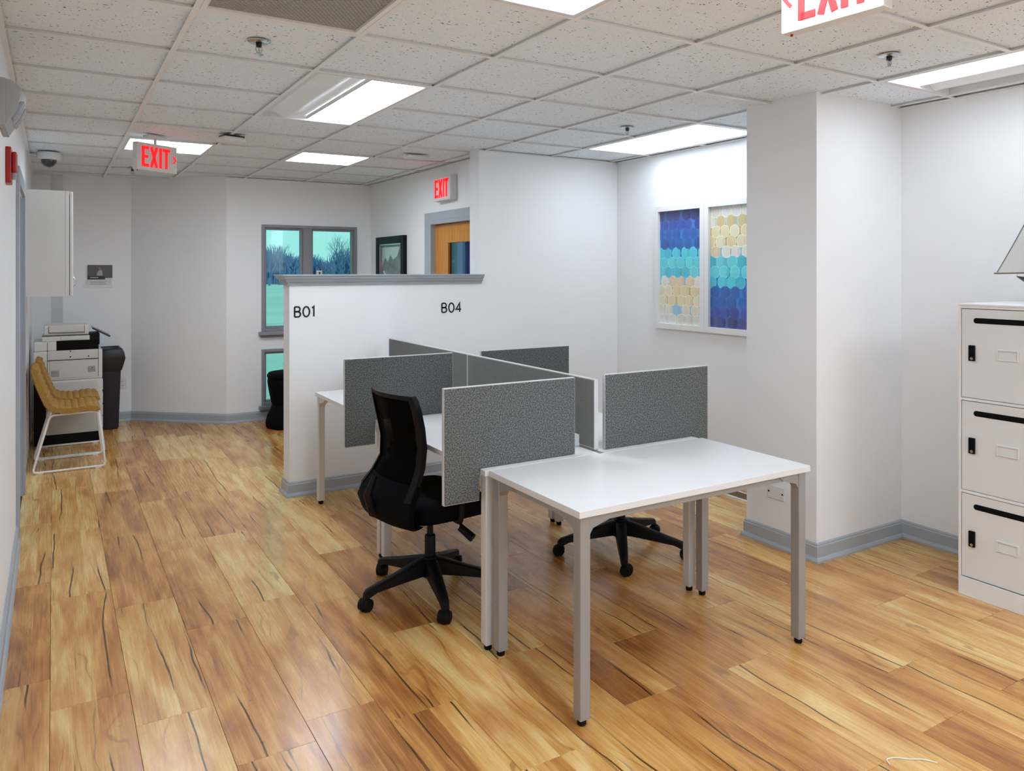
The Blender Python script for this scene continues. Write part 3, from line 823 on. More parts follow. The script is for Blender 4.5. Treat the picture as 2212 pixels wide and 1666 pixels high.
def screen(xin, xout, y, label, zt=1.063, zl=.603):
    # L-shaped screen clipped over the desk edge; hangs lower outside the desk
    s_ = 1 if xout > xin else -1
    edge = BX0-.004 if s_ < 0 else BX1+.004
    t = thing('desk_screen', ((xin+xout)/2, y, TZ), label, 'screen', group='grey fabric side screens')
    cx = (xin+xout)/2; th = .024
    P = [(xin, TZ+.002), (xin, zt), (xout, zt), (xout, zl), (edge, zl), (edge, TZ+.002)]
    ins = .001
    Q = [(xin-s_*-ins, TZ+.002), (xin+s_*ins, zt-ins), (xout-s_*ins, zt-ins), (xout-s_*ins, zl+ins), (edge, zl+ins), (edge, TZ+.002)]
    MB().prism([(a-cx, b_-TZ) for a, b_ in Q], 'y', 0, th).build('fabric_panel', M['screen'], t, .002)
    e = MB()
    pts = [(xin, TZ+.002), (xin, zt), (xout, zt), (xout, zl), (edge, zl)]
    for (a, b_), (c, d) in zip(pts[:-1], pts[1:]):
        x0_, x1_ = sorted((a, c)); z0_, z1_ = sorted((b_, d))
        if x1_-x0_ < 1e-6: e.box(x0_-cx-.0015, x0_-cx+.0015, .003, th-.003, z0_-TZ, z1_-TZ)
        else: e.box(x0_-cx, x1_-cx, .003, th-.003, z0_-TZ-.0015, z0_-TZ+.0025)
    e.build('edge_trim', M['screenedge'], t, .001)
    xc = xin+(xout-xin)*.55
    return t
screen(1.945, 1.315, 2.698, 'grey fabric side screen nearest the camera, beside the near office chair')
screen(2.112, 2.742, 2.698, 'grey fabric side screen on the right desk, next to the column')
screen(1.935, 1.306, 3.862, 'grey fabric side screen left of the chair, far bench left side')
screen(2.120, 2.738, 3.862, 'far right grey fabric side screen behind the long divider')
def divider(y0, y1, label, br):
    t = thing('desk_divider', (BM, (y0+y1)/2, TZ), label, 'screen', group='long divider panels')
    h = 1.046-TZ; Lh = (y1-y0)/2; th = .012
    box('fabric_panel', M['divider'], t, -th, th, -Lh+.003, Lh-.003, .012, h-.003, .003)
    e = MB(); e.box(-th+.002, th-.002, -Lh, Lh, h-.004, h+.001); e.box(-th+.001, th-.001, -Lh, -Lh+.004, .006, h-.004); e.box(-th+.001, th-.001, Lh-.004, Lh, .006, h-.004)
    e.build('edge_trim', M['screenedge'], t, .001)
    for y in br:
        b = MB(); b.box(-th-.026, -th, y-.022, y+.022, 0, .055); b.box(-th-.045, -th-.002, y-.022, y+.022, .0005, .006)
        b.build('bracket', M['bracket'], t, .002)
divider(2.700, 3.905, 'near half of the long divider between left and right desks', (-.47, .45))
divider(3.910, 5.11, 'far half of the long divider, ending near the half wall', (-.45,))

# ---------------------------------------------------------------- office chairs
def office_chair(name, loc, base_rot, seat_rot, label, R=.335, dz=0):   # dz lowers the adjustable back only
    t = thing(name, loc, label, 'chair', group='black mesh office chairs')
    K = M['black']
    # base
    hub = MB().lathe([(.030, .075), (.036, .08), (.038, .15), (.036, .175), (.026, .18)], seg=20)
    hub.build('hub', K, t, 0, .6)
    for k in range(5):
        a = base_rot+k*2*PI/5; d = Vector((math.cos(a), math.sin(a), 0)); n_ = Vector((-d.y, d.x, 0))
        rings = []
        for u, zt, zb, hw in ((.0, .172, .090, .030), (.06, .166, .095, .031), (.18, .132, .086, .027), (.29, .104, .074, .022), (.33, .094, .056, .018), (.345, .080, .050, .014)):
            p = d*(u*R/.335)
            rings.append([p-n_*hw+Vector((0, 0, zb)), p+n_*hw+Vector((0, 0, zb)), p+n_*hw*.9+Vector((0, 0, zt-.005)), p+n_*hw*.5+Vector((0, 0, zt)), p-n_*hw*.5+Vector((0, 0, zt)), p-n_*hw*.9+Vector((0, 0, zt-.005))])
        arm = MB().loft(rings).build('base_arm', K, t, 0, .7)
        # caster
        ca = a+[.5, -.6, 1.1, .2, -1.0][k]; cdv = Vector((math.cos(ca), math.sin(ca), 0)); cn = Vector((-cdv.y, cdv.x, 0))
        c0 = d*(R-.005)+cdv*.012
        b = MB()
        for s_ in (-1, 1):
            b.cyl(c0+cn*s_*.007+Vector((0, 0, .029)), c0+cn*s_*.026+Vector((0, 0, .029)), .029, .026, seg=20)
        b.cyl(c0-cn*.012+Vector((0, 0, .029)), c0+cn*.012+Vector((0, 0, .029)), .010)
        b.cyl(d*(R-.005)+Vector((0, 0, .03)), d*(R-.005)+Vector((0, 0, .08)), .008)
        b.cyl(c0-cn*.006+Vector((0, 0, .029)), c0+cn*.006+Vector((0, 0, .029)), .0315, seg=20)
        b.build('caster', M['rubber'], arm, 0, .7)
    MB().lathe([(.026, .12), (.026, .27), (.024, .275), (.015, .276), (.015, .375)], seg=16).build('gas_lift', K, t, 0, .6)
    c, s = math.cos(seat_rot), math.sin(seat_rot)
    def W(x, y, z): return (x*c-y*s, x*s+y*c, z)       # x forward
    # mechanism
    b = MB()
    b.loft([[W(x, -hw, z0), W(x, hw, z0), W(x, hw, z1), W(x, -hw, z1)] for x, hw, z0, z1 in ((-.17, .04, .365, .405), (-.06, .075, .352, .412), (.08, .07, .358, .412), (.14, .05, .375, .41))])
    b.build('tilt_mechanism', K, t, .004)
    b = MB().tube([W(.02, -.06, .375), W(.06, -.16, .365), W(.05, -.225, .345)], .008, 8)
    b.cyl(W(.04, -.20, .355), W(.07, -.26, .315), .017, .020, 12)
    b.build('tilt_lever', K, t, 0, .7)
    # seat cushion: superellipse loft, waterfall front
    def seat_ring(z, sx, sy, drop):
        r = []
        for k in range(40):
            q = 2*PI*k/40; cx_, cy_ = math.cos(q), math.sin(q)
            x = .235*sx*math.copysign(abs(cx_)**.55, cx_); y = .245*sy*math.copysign(abs(cy_)**.6, cy_)
            zz = z-(drop*max(0, (x-.10)/.135)**2)*.04+.012*abs(y/.245)**3
            r.append(W(x+.02, y, zz))
        return r
    b = MB(); b.loft([seat_ring(.385, .82, .84, 1), seat_ring(.392, .94, .95, 1), seat_ring(.418, .99, .99, 1), seat_ring(.452, 1, 1, 1), seat_ring(.474, .96, .96, 1), seat_ring(.486, .84, .86, 1), seat_ring(.484, .5, .5, .2)])
    b.build('seat', M['velvet'], t, 0, 1)
    # backrest: surface param by z ; profile x(z), halfwidth(z)
    prof = [(.375, -.17, .15), (.385, -.225, .20), (.41, -.265, .235), (.46, -.280, .245), (.52, -.258, .235), (.58, -.215, .212), (.65, -.180, .196), (.74, -.174, .202), (.83, -.190, .212), (.91, -.208, .212), (.955, -.220, .205), (.975, -.226, .190)]
    def back_pt(i, v, off=0):
        z, x, hw = prof[i]; z += dz
        return W(x+.045*v*v+off-.02, hw*v, z)
    def sheet(i0, i1, v0, v1, nv, off0, off1):
        rings = []
        for i in range(i0, i1+1):
            f_ = [back_pt(i, v0+(v1-v0)*k/nv, off0) for k in range(nv+1)]
            g_ = [back_pt(i, v0+(v1-v0)*k/nv, off1) for k in range(nv, -1, -1)]
            rings.append(f_+g_)
        return MB().loft(rings)
    sheet(5, len(prof)-2, -.88, .88, 8, .002, .003).build('mesh_back', M['mesh'], t, 0, 1)
    sheet(0, 5, -1, 1, 10, -.004, .024).build('lumbar_shell', M['velvet'], t, 0, .9)
    fr = sheet(4, len(prof)-1, -1, -.86, 2, -.010, .014)
    fr.build('side_frame', K, t, 0, .9)
    sheet(4, len(prof)-1, .86, 1, 2, -.010, .014).build('side_frame', K, t, 0, .9)
    sheet(len(prof)-2, len(prof)-1, -.9, .9, 8, -.010, .014).build('top_rail', K, t, 0, .9)
    b = MB().tube([W(-.12, 0, .385), W(-.22, 0, .40), W(-.30, 0, .44), W(-.325, 0, .52), W(-.29, 0, .60)], .018, 8, radii=[.02, .022, .024, .02, .012])
    b.build('spine', K, t, 0, .9)
    for s_ in (-1, 1):
        b = MB().tube(fillet([W(.02, s_*.10, .395), W(.0, s_*.265, .40), W(.0, s_*.275, .46), W(.0, s_*.27, .625)], .03), .013, 8)
        ao = b.build('armrest_post', K, t, 0, .9)
        rings = []
        for k in range(9):
            u = -1+2*k/8; w_ = .04*(1-abs(u)**4)**.5+.004
            x = u*.115+.03
            rings.append([W(x, s_*.27-w_, .626), W(x, s_*.27+w_, .626), W(x, s_*.27+w_*.8, .645), W(x, s_*.27-w_*.8, .645)])
        MB().loft(rings).build('armrest_pad', K, t, 0, .8)
    return t
office_chair('office_chair', (1.535, 3.305, 0), math.radians(185), math.radians(6), 'black mesh office chair in front of the nearest fabric screen', .33)
office_chair('office_chair', (2.655, 3.26, 0), math.radians(90), math.radians(180), 'black office chair on the far side of the desks, only its star base showing', .345, -.05)

# ---------------------------------------------------------------- yellow side chairs
def side_chair(y0, label, x0=0):
    t = thing('side_chair', (x0, y0, 0), label, 'chair', group='mustard side chairs')
    Wd = .45; 
    # centre line of shell in (x,z), from back top down to the seat front
    cl = fillet([(-.130, .795, 0), (-.088, .65, 0), (-.02, .475, 0), (.10, .452, 0), (.24, .470, 0), (.315, .452, 0)], .07, 6)
    # resample
    pts = [Vector((p.x, p.y)) for p in cl]; Ls = [0]
    for a, b_ in zip(pts[:-1], pts[1:]): Ls.append(Ls[-1]+(b_-a).length)
    tot = Ls[-1]; n = 88
    def at(s_):
        for i in range(len(Ls)-1):
            if s_ <= Ls[i+1] or i == len(Ls)-2:
                f_ = (s_-Ls[i])/max(1e-9, Ls[i+1]-Ls[i]); return pts[i].lerp(pts[i+1], max(0, min(1, f_)))
    up, dn = [], []
    for k in range(n+1):
        s_ = tot*k/n; p = at(s_); q = (at(min(tot, s_+.01))-at(max(0, s_-.01))).normalized(); nn = Vector((-q.y, q.x))
        if nn.x < 0 and nn.y < 0: nn = -nn
        nn = Vector((abs(q.y), q.x)) if q.x >= 0 else Vector((abs(q.y), q.x))
        th = .029*min(1, (s_/.03+.35))*min(1, ((tot-s_)/.03+.35))
        ch = abs(math.sin(PI*s_/.047))**.5
        up.append(p+nn*(th-.013+.013*ch)); dn.append(p-nn*th)
    nv = 14; rings = []
    poly = up+dn[::-1]
    for k in range(nv+1):
        v = -1+2*k/nv; e_ = (1-abs(v)**14)
        ring = []
        for i, p in enumerate(poly):
            c_ = at(tot*(i if i <= n else 2*n+1-i)/n)
            q = c_+(p-c_)*(.7+.3*e_)
            ring.append((q.x, Wd/2*v, q.y))
        rings.append(ring)
    MB().loft(rings).build('upholstered_shell', M['mustard'], t, 0, .9)
    box('care_tag', M['tag'], t, .015, .045, -Wd/2-.002, -Wd/2+.004, .440, .446, 0)
    for s_ in (-1, 1):
        loop = fillet([(-.02, s_*.20, .428), (.300, s_*.20, .435), (.350, s_*.235, .010), (-.135, s_*.235, .010)], .035, 5, closed=True)
        MB().tube(loop, .0085, 8, closed=True).build('sled_frame', M['white'], t, 0, .9)
        for x in (-.08, .30): box('glide', M['white'], t, x-.02, x+.02, s_*.235-.008, s_*.235+.008, 0, .006, .001)
    for x, z in ((.02, .427), (.27, .433)):
        MB().tube([(x, -.20, z), (x, .20, z)], .008, 8).build('cross_bar', M['white'], t, 0, .9)
    return t
side_chair(6.965, 'nearer mustard quilted chair on a white sled frame by the left wall')
side_chair(7.475, 'farther mustard quilted chair on a white sled frame, beside the copier', .02)

# ---------------------------------------------------------------- copier
t = thing('copier', (.13, 7.83, 0), 'off-white office copier with a dark output bay behind the mustard chairs', 'copier')
# local coordinates: x from -.23(rear, wall side) to .25 ; y near side = -.09.. far .50
X0, X1, Y0, Y1 = -.275, .25, -.03, .36
box('base', M['black'], t, X0+.05, X1-.01, Y0+.01, Y1-.01, .0, .085, .004)
box('rear_block', M['black'], t, X0-.0, X0+.09, Y0+.0, Y1-.02, .0, .56, .004)
box('lower_body', M['copier'], t, X0+.09, X1, Y0, Y1, .085, .56, .008)
bd = MB(); bd.box(X0-.005, X1, Y0-.004, Y1, .56, .822); bd.box(X0, X0+.17, Y0-.004, Y1, .822, .905); bd.build('upper_body', M['copier'], t, .010)
box('output_bay', M['slotdark'], t, X0+.17, X1-.03, Y0+.001, Y1-.03, .822, .912, .002)
box('output_edge', M['copier'], t, X0+.20, X1-.01, Y0+.1, Y1, .815, .828, .004)
b = MB(); b.box(X0+.10, X0+.103, Y0-.0055, Y0-.003, .58, .90); b.box(X0+.06, X1-.10, Y0-.003, Y0+.004, .954, .958); b.box(X0+.10, X1-.03, Y0-.0095, Y0-.007, .738, .742); b.box(X1-.034, X1-.031, Y0-.0055, Y0-.003, .58, .82)
b.build('panel_seam', M['slotdark'], t)
b = MB(); b.box(X0+.11, X0+.113, Y0+.002, Y0+.006, .98, 1.04); b.box(X1-.143, X1-.14, Y0+.002, Y0+.006, .98, 1.04); b.box(X0+.11, X1-.14, Y0+.002, Y0+.006, .978, .981)
b.build('feeder_seam', M['slotdark'], t)
sc = box('scanner', M['copier'], t, X0+.06, X1-.10, Y0, Y1-.02, .905, .955, .008)
box('document_feeder', M['copier'], t, X0+.075, X1-.105, Y0+.01, Y1-.03, .957, 1.045, .014)
MB().box(X0+.11, X1-.14, Y0+.004, Y0+.012, .985, 1.04).build('feeder_cover', M['copier2'], t, .003)
box('feeder_handle', M['copier2'], t, X0+.20, X1-.12, Y0-.008, Y0+.004, .915, .945, .003)
box('panel_neck', M['black'], t, X1-.10, X1-.02, Y0+.03, Y0+.28, .86, .965, .004)
MB().box(X1-.09, X1+.075, Y0+.03, Y0+.30, .965, .980, rot=ry(math.radians(30)), piv=(X1-.01, 0, .97)).build('control_panel', M['darkscreen'], t, .003)
box('side_panel', M['copier2'], t, X0+.115, X1-.035, Y0-.004, Y0+.002, .10, .545, .003)
box('side_panel', M['copier2'], t, X0+.115, X1-.035, Y0-.008, Y0-.003, .58, .735, .002)
box('side_panel', M['copier2'], t, X0+.115, X1-.035, Y0-.008, Y0-.003, .745, .825, .002)
for x, z in ((X0+.13, .60), (X1-.115, .625)):
    b = MB()
    for k in range(6): b.box(x, x+.06, Y0-.011, Y0-.007, z+k*.009, z+k*.009+.005)
    b.build('vent', M['vent'], t)
for x, z in ((.0, .815), (.0, .765), (.14, .765), (.17, .66), (-.04, .87)):
    MB().cyl((x, Y0-.010, z), (x, Y0-.006, z), .006, seg=8).build('screw_cap', M['slotdark'], t)
for z in (.16, .27, .38, .50):
    box('paper_drawer', M['copier2'], t, X1-.002, X1+.006, Y0+.03, Y1-.03, z-.05, z+.045, .003)
# wall cabinet
t = thing('wall_cabinet', (XL, 6.27, 1.345), 'white wall cabinet hung high at the left above the mustard chairs', 'cabinet')
b = MB(); w_, dp, hh = .90, .275, .75; q = .018
b.box(0, dp, 0, q, 0, hh); b.box(0, dp, w_-q, w_, 0, hh); b.box(0, dp, q, w_-q, 0, q); b.box(0, dp, q, w_-q, hh-q, hh); b.box(0, .008, q, w_-q, q, hh-q)
b.box(dp-.02, dp+.002, -.002, q, 0, hh)
b.build('body', M['cabwhite'], t, .0015)
for k, (a, c, hy) in enumerate(((.003, w_/2-.002, w_/2-.04), (w_/2+.002, w_-.003, w_/2+.04))):
    dr = box('door', M['cabwhite'], t, dp+.006, dp+.026, a, c, .003, hh-.003, .004)
    MB().tube(fillet([(dp+.024, hy, .06), (dp+.05, hy, .075), (dp+.05, hy, .125), (dp+.024, hy, .14)], .02), .004, 8).build('handle', M['silver'], dr, 0, .8)
# trash bin
t = thing('trash_bin', (.462, 8.42, 0), 'tall slim black bin with a liner folded over its rim beside the copier', 'bin')
b = MB(); rings = []
for z, a, c in ((0, .075, .15), (.02, .08, .155), (.62, .098, .19), (.63, .10, .193)):
    rings.append([(-a, -c, z), (a, -c, z), (a, c, z), (-a, c, z)])
b.loft(rings).build('bin_body', M['binblue'], t, .012, .6)
rings = []
for z, a, c in ((.56, .102, .193), (.60, .115, .202), (.68, .135, .215), (.735, .125, .21), (.775, .108, .198), (.778, .09, .17), (.70, .08, .16)):
    rings.append([(-a, -c, z), (a, -c*1.02, z+.006), (a, c, z), (-a, c, z-.004)])
b = MB().loft(rings); b.build('liner', M['binblack'], t, .012, .6)
# poster on nook wall
def Xn(px, Y): # not screen space: helper to read measured positions
    return px
t = thing('wall_poster', (.39, 8.65, 1.50), 'small taped paper notice with a dark photo on the copier nook wall', 'poster')
box('paper_sheet', M['paper'], t, -.115, .115, -.002, 0, -.145, .075, 0)
box('photo_print', M['photodark'], t, -.10, .12, -.003, -.002, -.045, .085, 0)
box('photo_caption', M['darkscreen'], t, -.10, .055, -.0036, -.003, -.060, -.025, 0)
MB().prism([(-.02, -.02), (.035, -.02), (.03, .025), (.015, .04), (.0, .03), (-.015, .01)], 'y', -.0038, -.003).build('photo_figure', M['greyplastic'], t)
MB().lathe([(.014, 0), (.014, .0006)], c=(.008, -.0045, .048), seg=14, axis='y').build('photo_head', M['skin'], t)
b = MB()
for k in range(6): b.box(-.075+k*.012, -.067+k*.012, -.0042, -.0036, -.045, -.037)
b.build('caption_text', M['paper'], t)
b = MB()
for z, a in ((-.082, .08), (-.095, .06), (-.108, .07)): b.box(-.08, a, -.0026, -.002, z-.002, z+.002)
b.build('text_lines', M['vent'], t)
MB().prism([(-.145, -.105), (-.10, -.118), (-.06, -.11), (.0, -.124), (.12, -.12), (.13, -.135), (.03, -.140), (-.03, -.148), (-.14, -.145)], 'y', -.004, -.0026).build('tape_strip', M['tape'], t)
# outlets
def outlet(loc, rot, label, horiz=False, name='wall_outlet'):
    t = thing(name, loc, label, 'outlet', rot)
    a, c = (.058, .036) if horiz else (.036, .058)
    box('cover_plate', M['white'], t, -a, a, -.006, 0, -c, c, .002)
    for s_ in (-1, 1):
        x, z = (s_*.030, 0) if horiz else (0, s_*.022)
        if horiz: MB().cyl((s_*.046, -.008, 0), (s_*.046, -.005, 0), .005, seg=10).build('screw', M['rubber'], t)
        else:
            r_ = MB().lathe([(.016, 0), (.016, -.002)], c=(x, -.006, z), seg=16, axis='y').build('socket', M['white'], t)
            MB().box(x-.007, x-.004, -.0095, -.008, z-.005, z+.005).build('slot', M['slotdark'], r_)
            MB().box(x+.004, x+.007, -.0095, -.008, z-.005, z+.005).build('slot', M['slotdark'], r_)
outlet((3.43, 2.86, .30), -PI/2, 'blank white horizontal plate low on the column side, two screws', True)
outlet((.60, 8.65, .385), 0, 'white wall outlet on the nook wall just right of the bin')

# pouf behind the half wall
t = thing('pouf_stool', (1.985, 7.55, 0), 'black hourglass upholstered stool by the low window, half hidden by the half wall', 'stool')
MB().lathe([(.19, .0), (.215, .012), (.222, .05), (.205, .12), (.175, .18), (.158, .225)], seg=36).build('base', M['velvet'], t, 0, 1)
MB().lathe([(.158, .222), (.168, .25), (.190, .36), (.203, .45), (.200, .48), (.196, .485)], seg=36).build('upper_body', M['velvet'], t, 0, 1)
MB().lathe([(.200, .488), (.206, .495), (.206, .515), (.19, .535), (.12, .546), (.01, .548)], seg=36).build('seat_cushion', M['velvet'], t, 0, 1)

# ---------------------------------------------------------------- lockers
t = thing('locker_unit', (3.68, 2.006, 0), 'white metal locker stack with black slot handles at the right edge', 'locker')
w_ = .43; n_col = 2; tot = w_*n_col; dp = .455
b = MB()
b.box(0, dp, -tot, 0, 0, .085); b.box(0, dp, -.012, 0, .085, 1.365); b.box(0, dp, -tot, -tot+.012, .085, 1.365)
b.box(0, dp, -tot+.012, -.012, 1.352, 1.365); b.box(dp-.01, dp, -tot+.012, -.012, .085, 1.352)
for zs in (.489, .925): b.box(.0, dp-.01, -tot+.012, -.012, zs-.006, zs+.006)
for c_ in range(1, n_col): b.box(.0, dp-.01, -w_*c_-.006, -w_*c_+.006, .085, 1.352)
b.box(-.004, dp, -tot-.002, .002, 1.365, 1.374)
b.build('carcass', M['locker'], t, .0015)
for c_ in range(n_col):
    ya = -w_*c_-(.012 if c_ == 0 else .006); yb = -w_*(c_+1)+(.006 if c_ < n_col-1 else .012)
    for (za, zb) in ((.088, .483), (.495, .919), (.931, 1.352)):
        zh = zb-.056; yc = (ya+yb)/2
        # door with a real slot: four slabs around it
        sl0, sl1 = ya-.068, yb+.068; hz = .011
        d_ = MB(); xa, xb = .004, .022; g = .003
        d_.box(xa, xb, yb+g, ya-g, za+g, zh-hz); d_.box(xa, xb, yb+g, ya-g, zh+hz, zb-g)
        d_.box(xa, xb, sl0, ya-g, zh-hz, zh+hz); d_.box(xa, xb, yb+g, sl1, zh-hz, zh+hz)
        do = d_.build('door', M['lockdoor'], t, 0)
        ring = []
        sl = MB(); P_ = []
        for k in range(9): q = PI/2-PI*k/8; P_.append((sl0-.011+.011*math.cos(q)+.011, zh+.0125*math.sin(q)))
        for k in range(9): q = -PI/2-PI*k/8; P_.append((sl1+.011*math.cos(q), zh+.0125*math.sin(q)))
        sl.prism(P_, 'x', xa-.002, xa+.004)
        sl.build('slot_handle', M['slotdark'], do, 0)
        lk = box('combination_lock', M['slotdark'], do, xa-.012, xa, ya-.065, ya-.038, zb-.245, zb-.172, .002)
        MB().cyl((xa-.018, ya-.052, zb-.236), (xa-.010, ya-.052, zb-.236), .008, seg=12).build('lock_knob', M['silver'], do, 0, .6) if False else None
        lh = MB(); l0, l1, z0_, z1_ = yc-.047, yc+.047, zb-.232, zb-.182; r_ = .006
        lh.box(xa-.007, xa, l0, l0+r_, z0_, z1_); lh.box(xa-.007, xa, l1-r_, l1, z0_, z1_); lh.box(xa-.007, xa, l0+r_, l1-r_, z0_, z0_+r_); lh.box(xa-.007, xa, l0+r_, l1-r_, z1_-r_, z1_)
        lh.build('label_holder', M['white'], do, .001)
        MB().cyl((xa-.017, ya-.055, zb-.233), (xa-.010, ya-.055, zb-.233), .007, seg=12).build('lock_key', M['silver'], do, 0, .6)

# sailboat model on top of the lockers
t = thing('model_sailboat', (3.90, 1.62, 1.374), 'model sailboat with cream sails on top of the lockers, cut by the right edge', 'model boat')
# y+ = stern towards the back of the room ; hull z local .05..0.13
rings = []
for k in range(13):
    u = -1+2*k/12; y = u*.235; wd = .045*(1-abs(u)**2.6)**.7+.001; dpth = .055*(1-abs(u)**3)+.004
    zt = .118+.012*u*u
    rings.append([(-wd, y, zt), (-wd*.9, y, zt-dpth*.5), (-wd*.3, y, zt-dpth), (wd*.3, y, zt-dpth), (wd*.9, y, zt-dpth*.5), (wd, y, zt)])
hl = MB().loft(rings).build('hull', M['hullwood'], t, 0, .8)
MB().cyl((0, .02, .115), (0, .02, .80), .005, .003, 10).build('mast', M['spar'], t)
MB().tube([(0, .02, .148), (0, .335, .142)], .0035, 8).build('boom', M['spar'], t)
def sail_mesh(pts0, pts1, belly):
    rings = []; n = len(pts0)
    for i in range(n):
        a = Vector(pts0[i]); c_ = Vector(pts1[i]); r = []
        for k in range(9):
            v = k/8; p = a.lerp(c_, v); p.x += belly*math.sin(PI*v)*math.sin(PI*min(.98, (i+.4)/n)); r.append(p)
        r2 = [p+Vector((.0012, 0, 0)) for p in reversed(r)]
        rings.append(r+r2)
    return MB().loft(rings)
luff = [(0, .026, .15+.62*k/8) for k in range(9)]
leech = [(0, .026+(.305)*((1-k/8)**1.25)*.93+.01, .147+.63*k/8) for k in range(9)]
ms = sail_mesh(luff, leech, -.03).build('mainsail', M['sail'], t, 0, 1)
MB().tube([Vector(p)+Vector((-.001, .002, 0)) for p in leech], .0018, 6).build('leech_cord', M['string'], ms)
jl = [(0, .01-.005-.24*(1-k/8), .14+.52*k/8) for k in range(9)]; jr = [(0, .0, .16+.50*k/8) for k in range(9)]
sail_mesh(jl, jr, -.02).build('jib', M['sail'], t, 0, 1)
for p, q in (((0, .02, .79), (0, .235, .13)), ((0, .02, .79), (0, -.235, .13)), ((0, .02, .55), (.04, .02, .12)), ((0, .02, .55), (-.04, .02, .12))):
    MB().tube([p, q], .0007, 5).build('rigging', M['string'], t)
b = MB(); b.box(-.05, .05, -.10, .10, 0, .012)
for y in (-.07, .07): b.box(-.035, .035, y-.006, y+.006, .012, .072)
b.build('stand', M['hullwood'], t, .002)

# ---------------------------------------------------------------- art prints
NAVY = [(28, 36, 92), (36, 58, 140), (30, 92, 186), (34, 120, 206), (60, 158, 222)]
def art(yc, label, flip):
    # frame: outer .545 x .97, hangs on the right wall, faces -x ; local u = -y (reads left to right), v = z
    wd, hg = (.545, .972) if not flip else (.86, .972)
    t = thing('framed_print', (XR, yc, 1.555), label, 'picture', group='blue and cream oval prints')
    f = MB(); r_ = .043; a, c_ = wd/2, hg/2
    f.box(-.032, 0, -a, -a+r_, -c_, c_); f.box(-.032, 0, a-r_, a, -c_, c_); f.box(-.032, 0, -a+r_, a-r_, -c_, -c_+r_); f.box(-.032, 0, -a+r_, a-r_, c_-r_, c_)
    f.build('frame', M['white'], t, .0015)
    b = bmesh.new(); cl = b.loops.layers.color.new('Col')
    U = a-r_; V = c_-r_
    rnd = random.Random(5 if flip else 3)
    def poly(pts, col, d):
        pts = [(max(-U, min(U, u)), max(-V, min(V, v))) for u, v in pts]
        vs = [b.verts.new((-.006-d, -u, v)) for u, v in pts]
        try: fc = b.faces.new(vs)
        except Exception: return
        for lp in fc.loops: lp[cl] = (col[0]/255, col[1]/255, col[2]/255, 1)
    def oval(u, v, ru, rv, col, d):
        if u-ru > U or u+ru < -U: return
        pts = []
        for k in range(20):
            q = 2*PI*k/20; cc, ss = math.cos(q), math.sin(q)
            pts.append((u+ru*math.copysign(abs(cc)**.88, cc), v+rv*math.copysign(abs(ss)**.88, ss)))
        poly(pts, col, d)
    # rows from dark end to light end : (band colour, oval colours)
    rows = [((72, 100, 168), [(50, 60, 122), (58, 72, 142)]), ((70, 130, 206), [(44, 68, 160), (52, 84, 178)]), ((48, 142, 214), [(24, 98, 184), (32, 108, 196)]),
            ((40, 132, 210), [(18, 90, 172), (26, 100, 184)]), ((24, 108, 188), [(64, 198, 222), (86, 214, 230)]), ((70, 196, 216), [(96, 214, 226), (110, 222, 230)]),
            ((92, 200, 220), [(112, 214, 226), (80, 196, 214)]), ((142, 208, 230), [(236, 232, 220), (230, 210, 176)]), ((206, 182, 128), [(238, 228, 196), (232, 216, 172)]),
            ((214, 190, 136), [(238, 230, 200), (236, 222, 182)]), ((160, 208, 226), [(238, 234, 218), (216, 196, 148), (160, 208, 226), (232, 226, 204)]), ((222, 224, 216), [(232, 232, 226), (222, 220, 206)])]
    n = len(rows); rh = 2*V/n
    for i in range(n):
        band, ovs = rows[i]
        v1 = V-i*rh; v0 = v1-rh
        if flip: v0, v1 = -v1, -v0
        poly([(-U, v0), (U, v0), (U, v1), (-U, v1)], band, .0)
    order = range(n-1, -1, -1) if not flip else range(n-1, -1, -1)
    for i in order:
        band, ovs = rows[i]; vc = V-(i+.5)*rh
        if flip: vc = -vc
        m = 5 if not flip else 8; ru = U/m*.92
        for k in range(m+1):
            u = -U+(k+(.5 if i % 2 else .1)+rnd.uniform(-.12, .12))*2*U/m
            col = rnd.choice(ovs); rim = tuple(min(255, c_+(26 if i >= 4 else 22)) for c_ in col)
            d0 = .0004+(n-i)*.00012
            oval(u, vc, ru*1.02, rh*.62, rim, d0); oval(u, vc, ru*.90, rh*.56, col, d0+.00003)
            if rnd.random() < .55:
                c2 = tuple(int(max(0, c_-14)) for c_ in col) if i < 7 else tuple(int(c_*.96) for c_ in col)
                oval(u+ru*.8, vc, ru*.34, rh*.44, c2, d0+.00006)
    me = D.meshes.new('print'); b.to_mesh(me); b.free(); me.materials.append(M['art'])
    o = D.objects.new('print', me); C.objects.link(o); o.parent = t
    box('backing', M['white'], t, -.005, 0, -U, U, -V, V, 0)
    box('picture_glass', M['picglass'], t, -.014, -.012, -U, U, -V, V, 0)
art(4.396, 'framed oval-pattern print, navy at the top fading to cream, left of the pair', False)
art(3.692, 'framed oval-pattern print, cream at the top deepening to navy, beside the column', True)

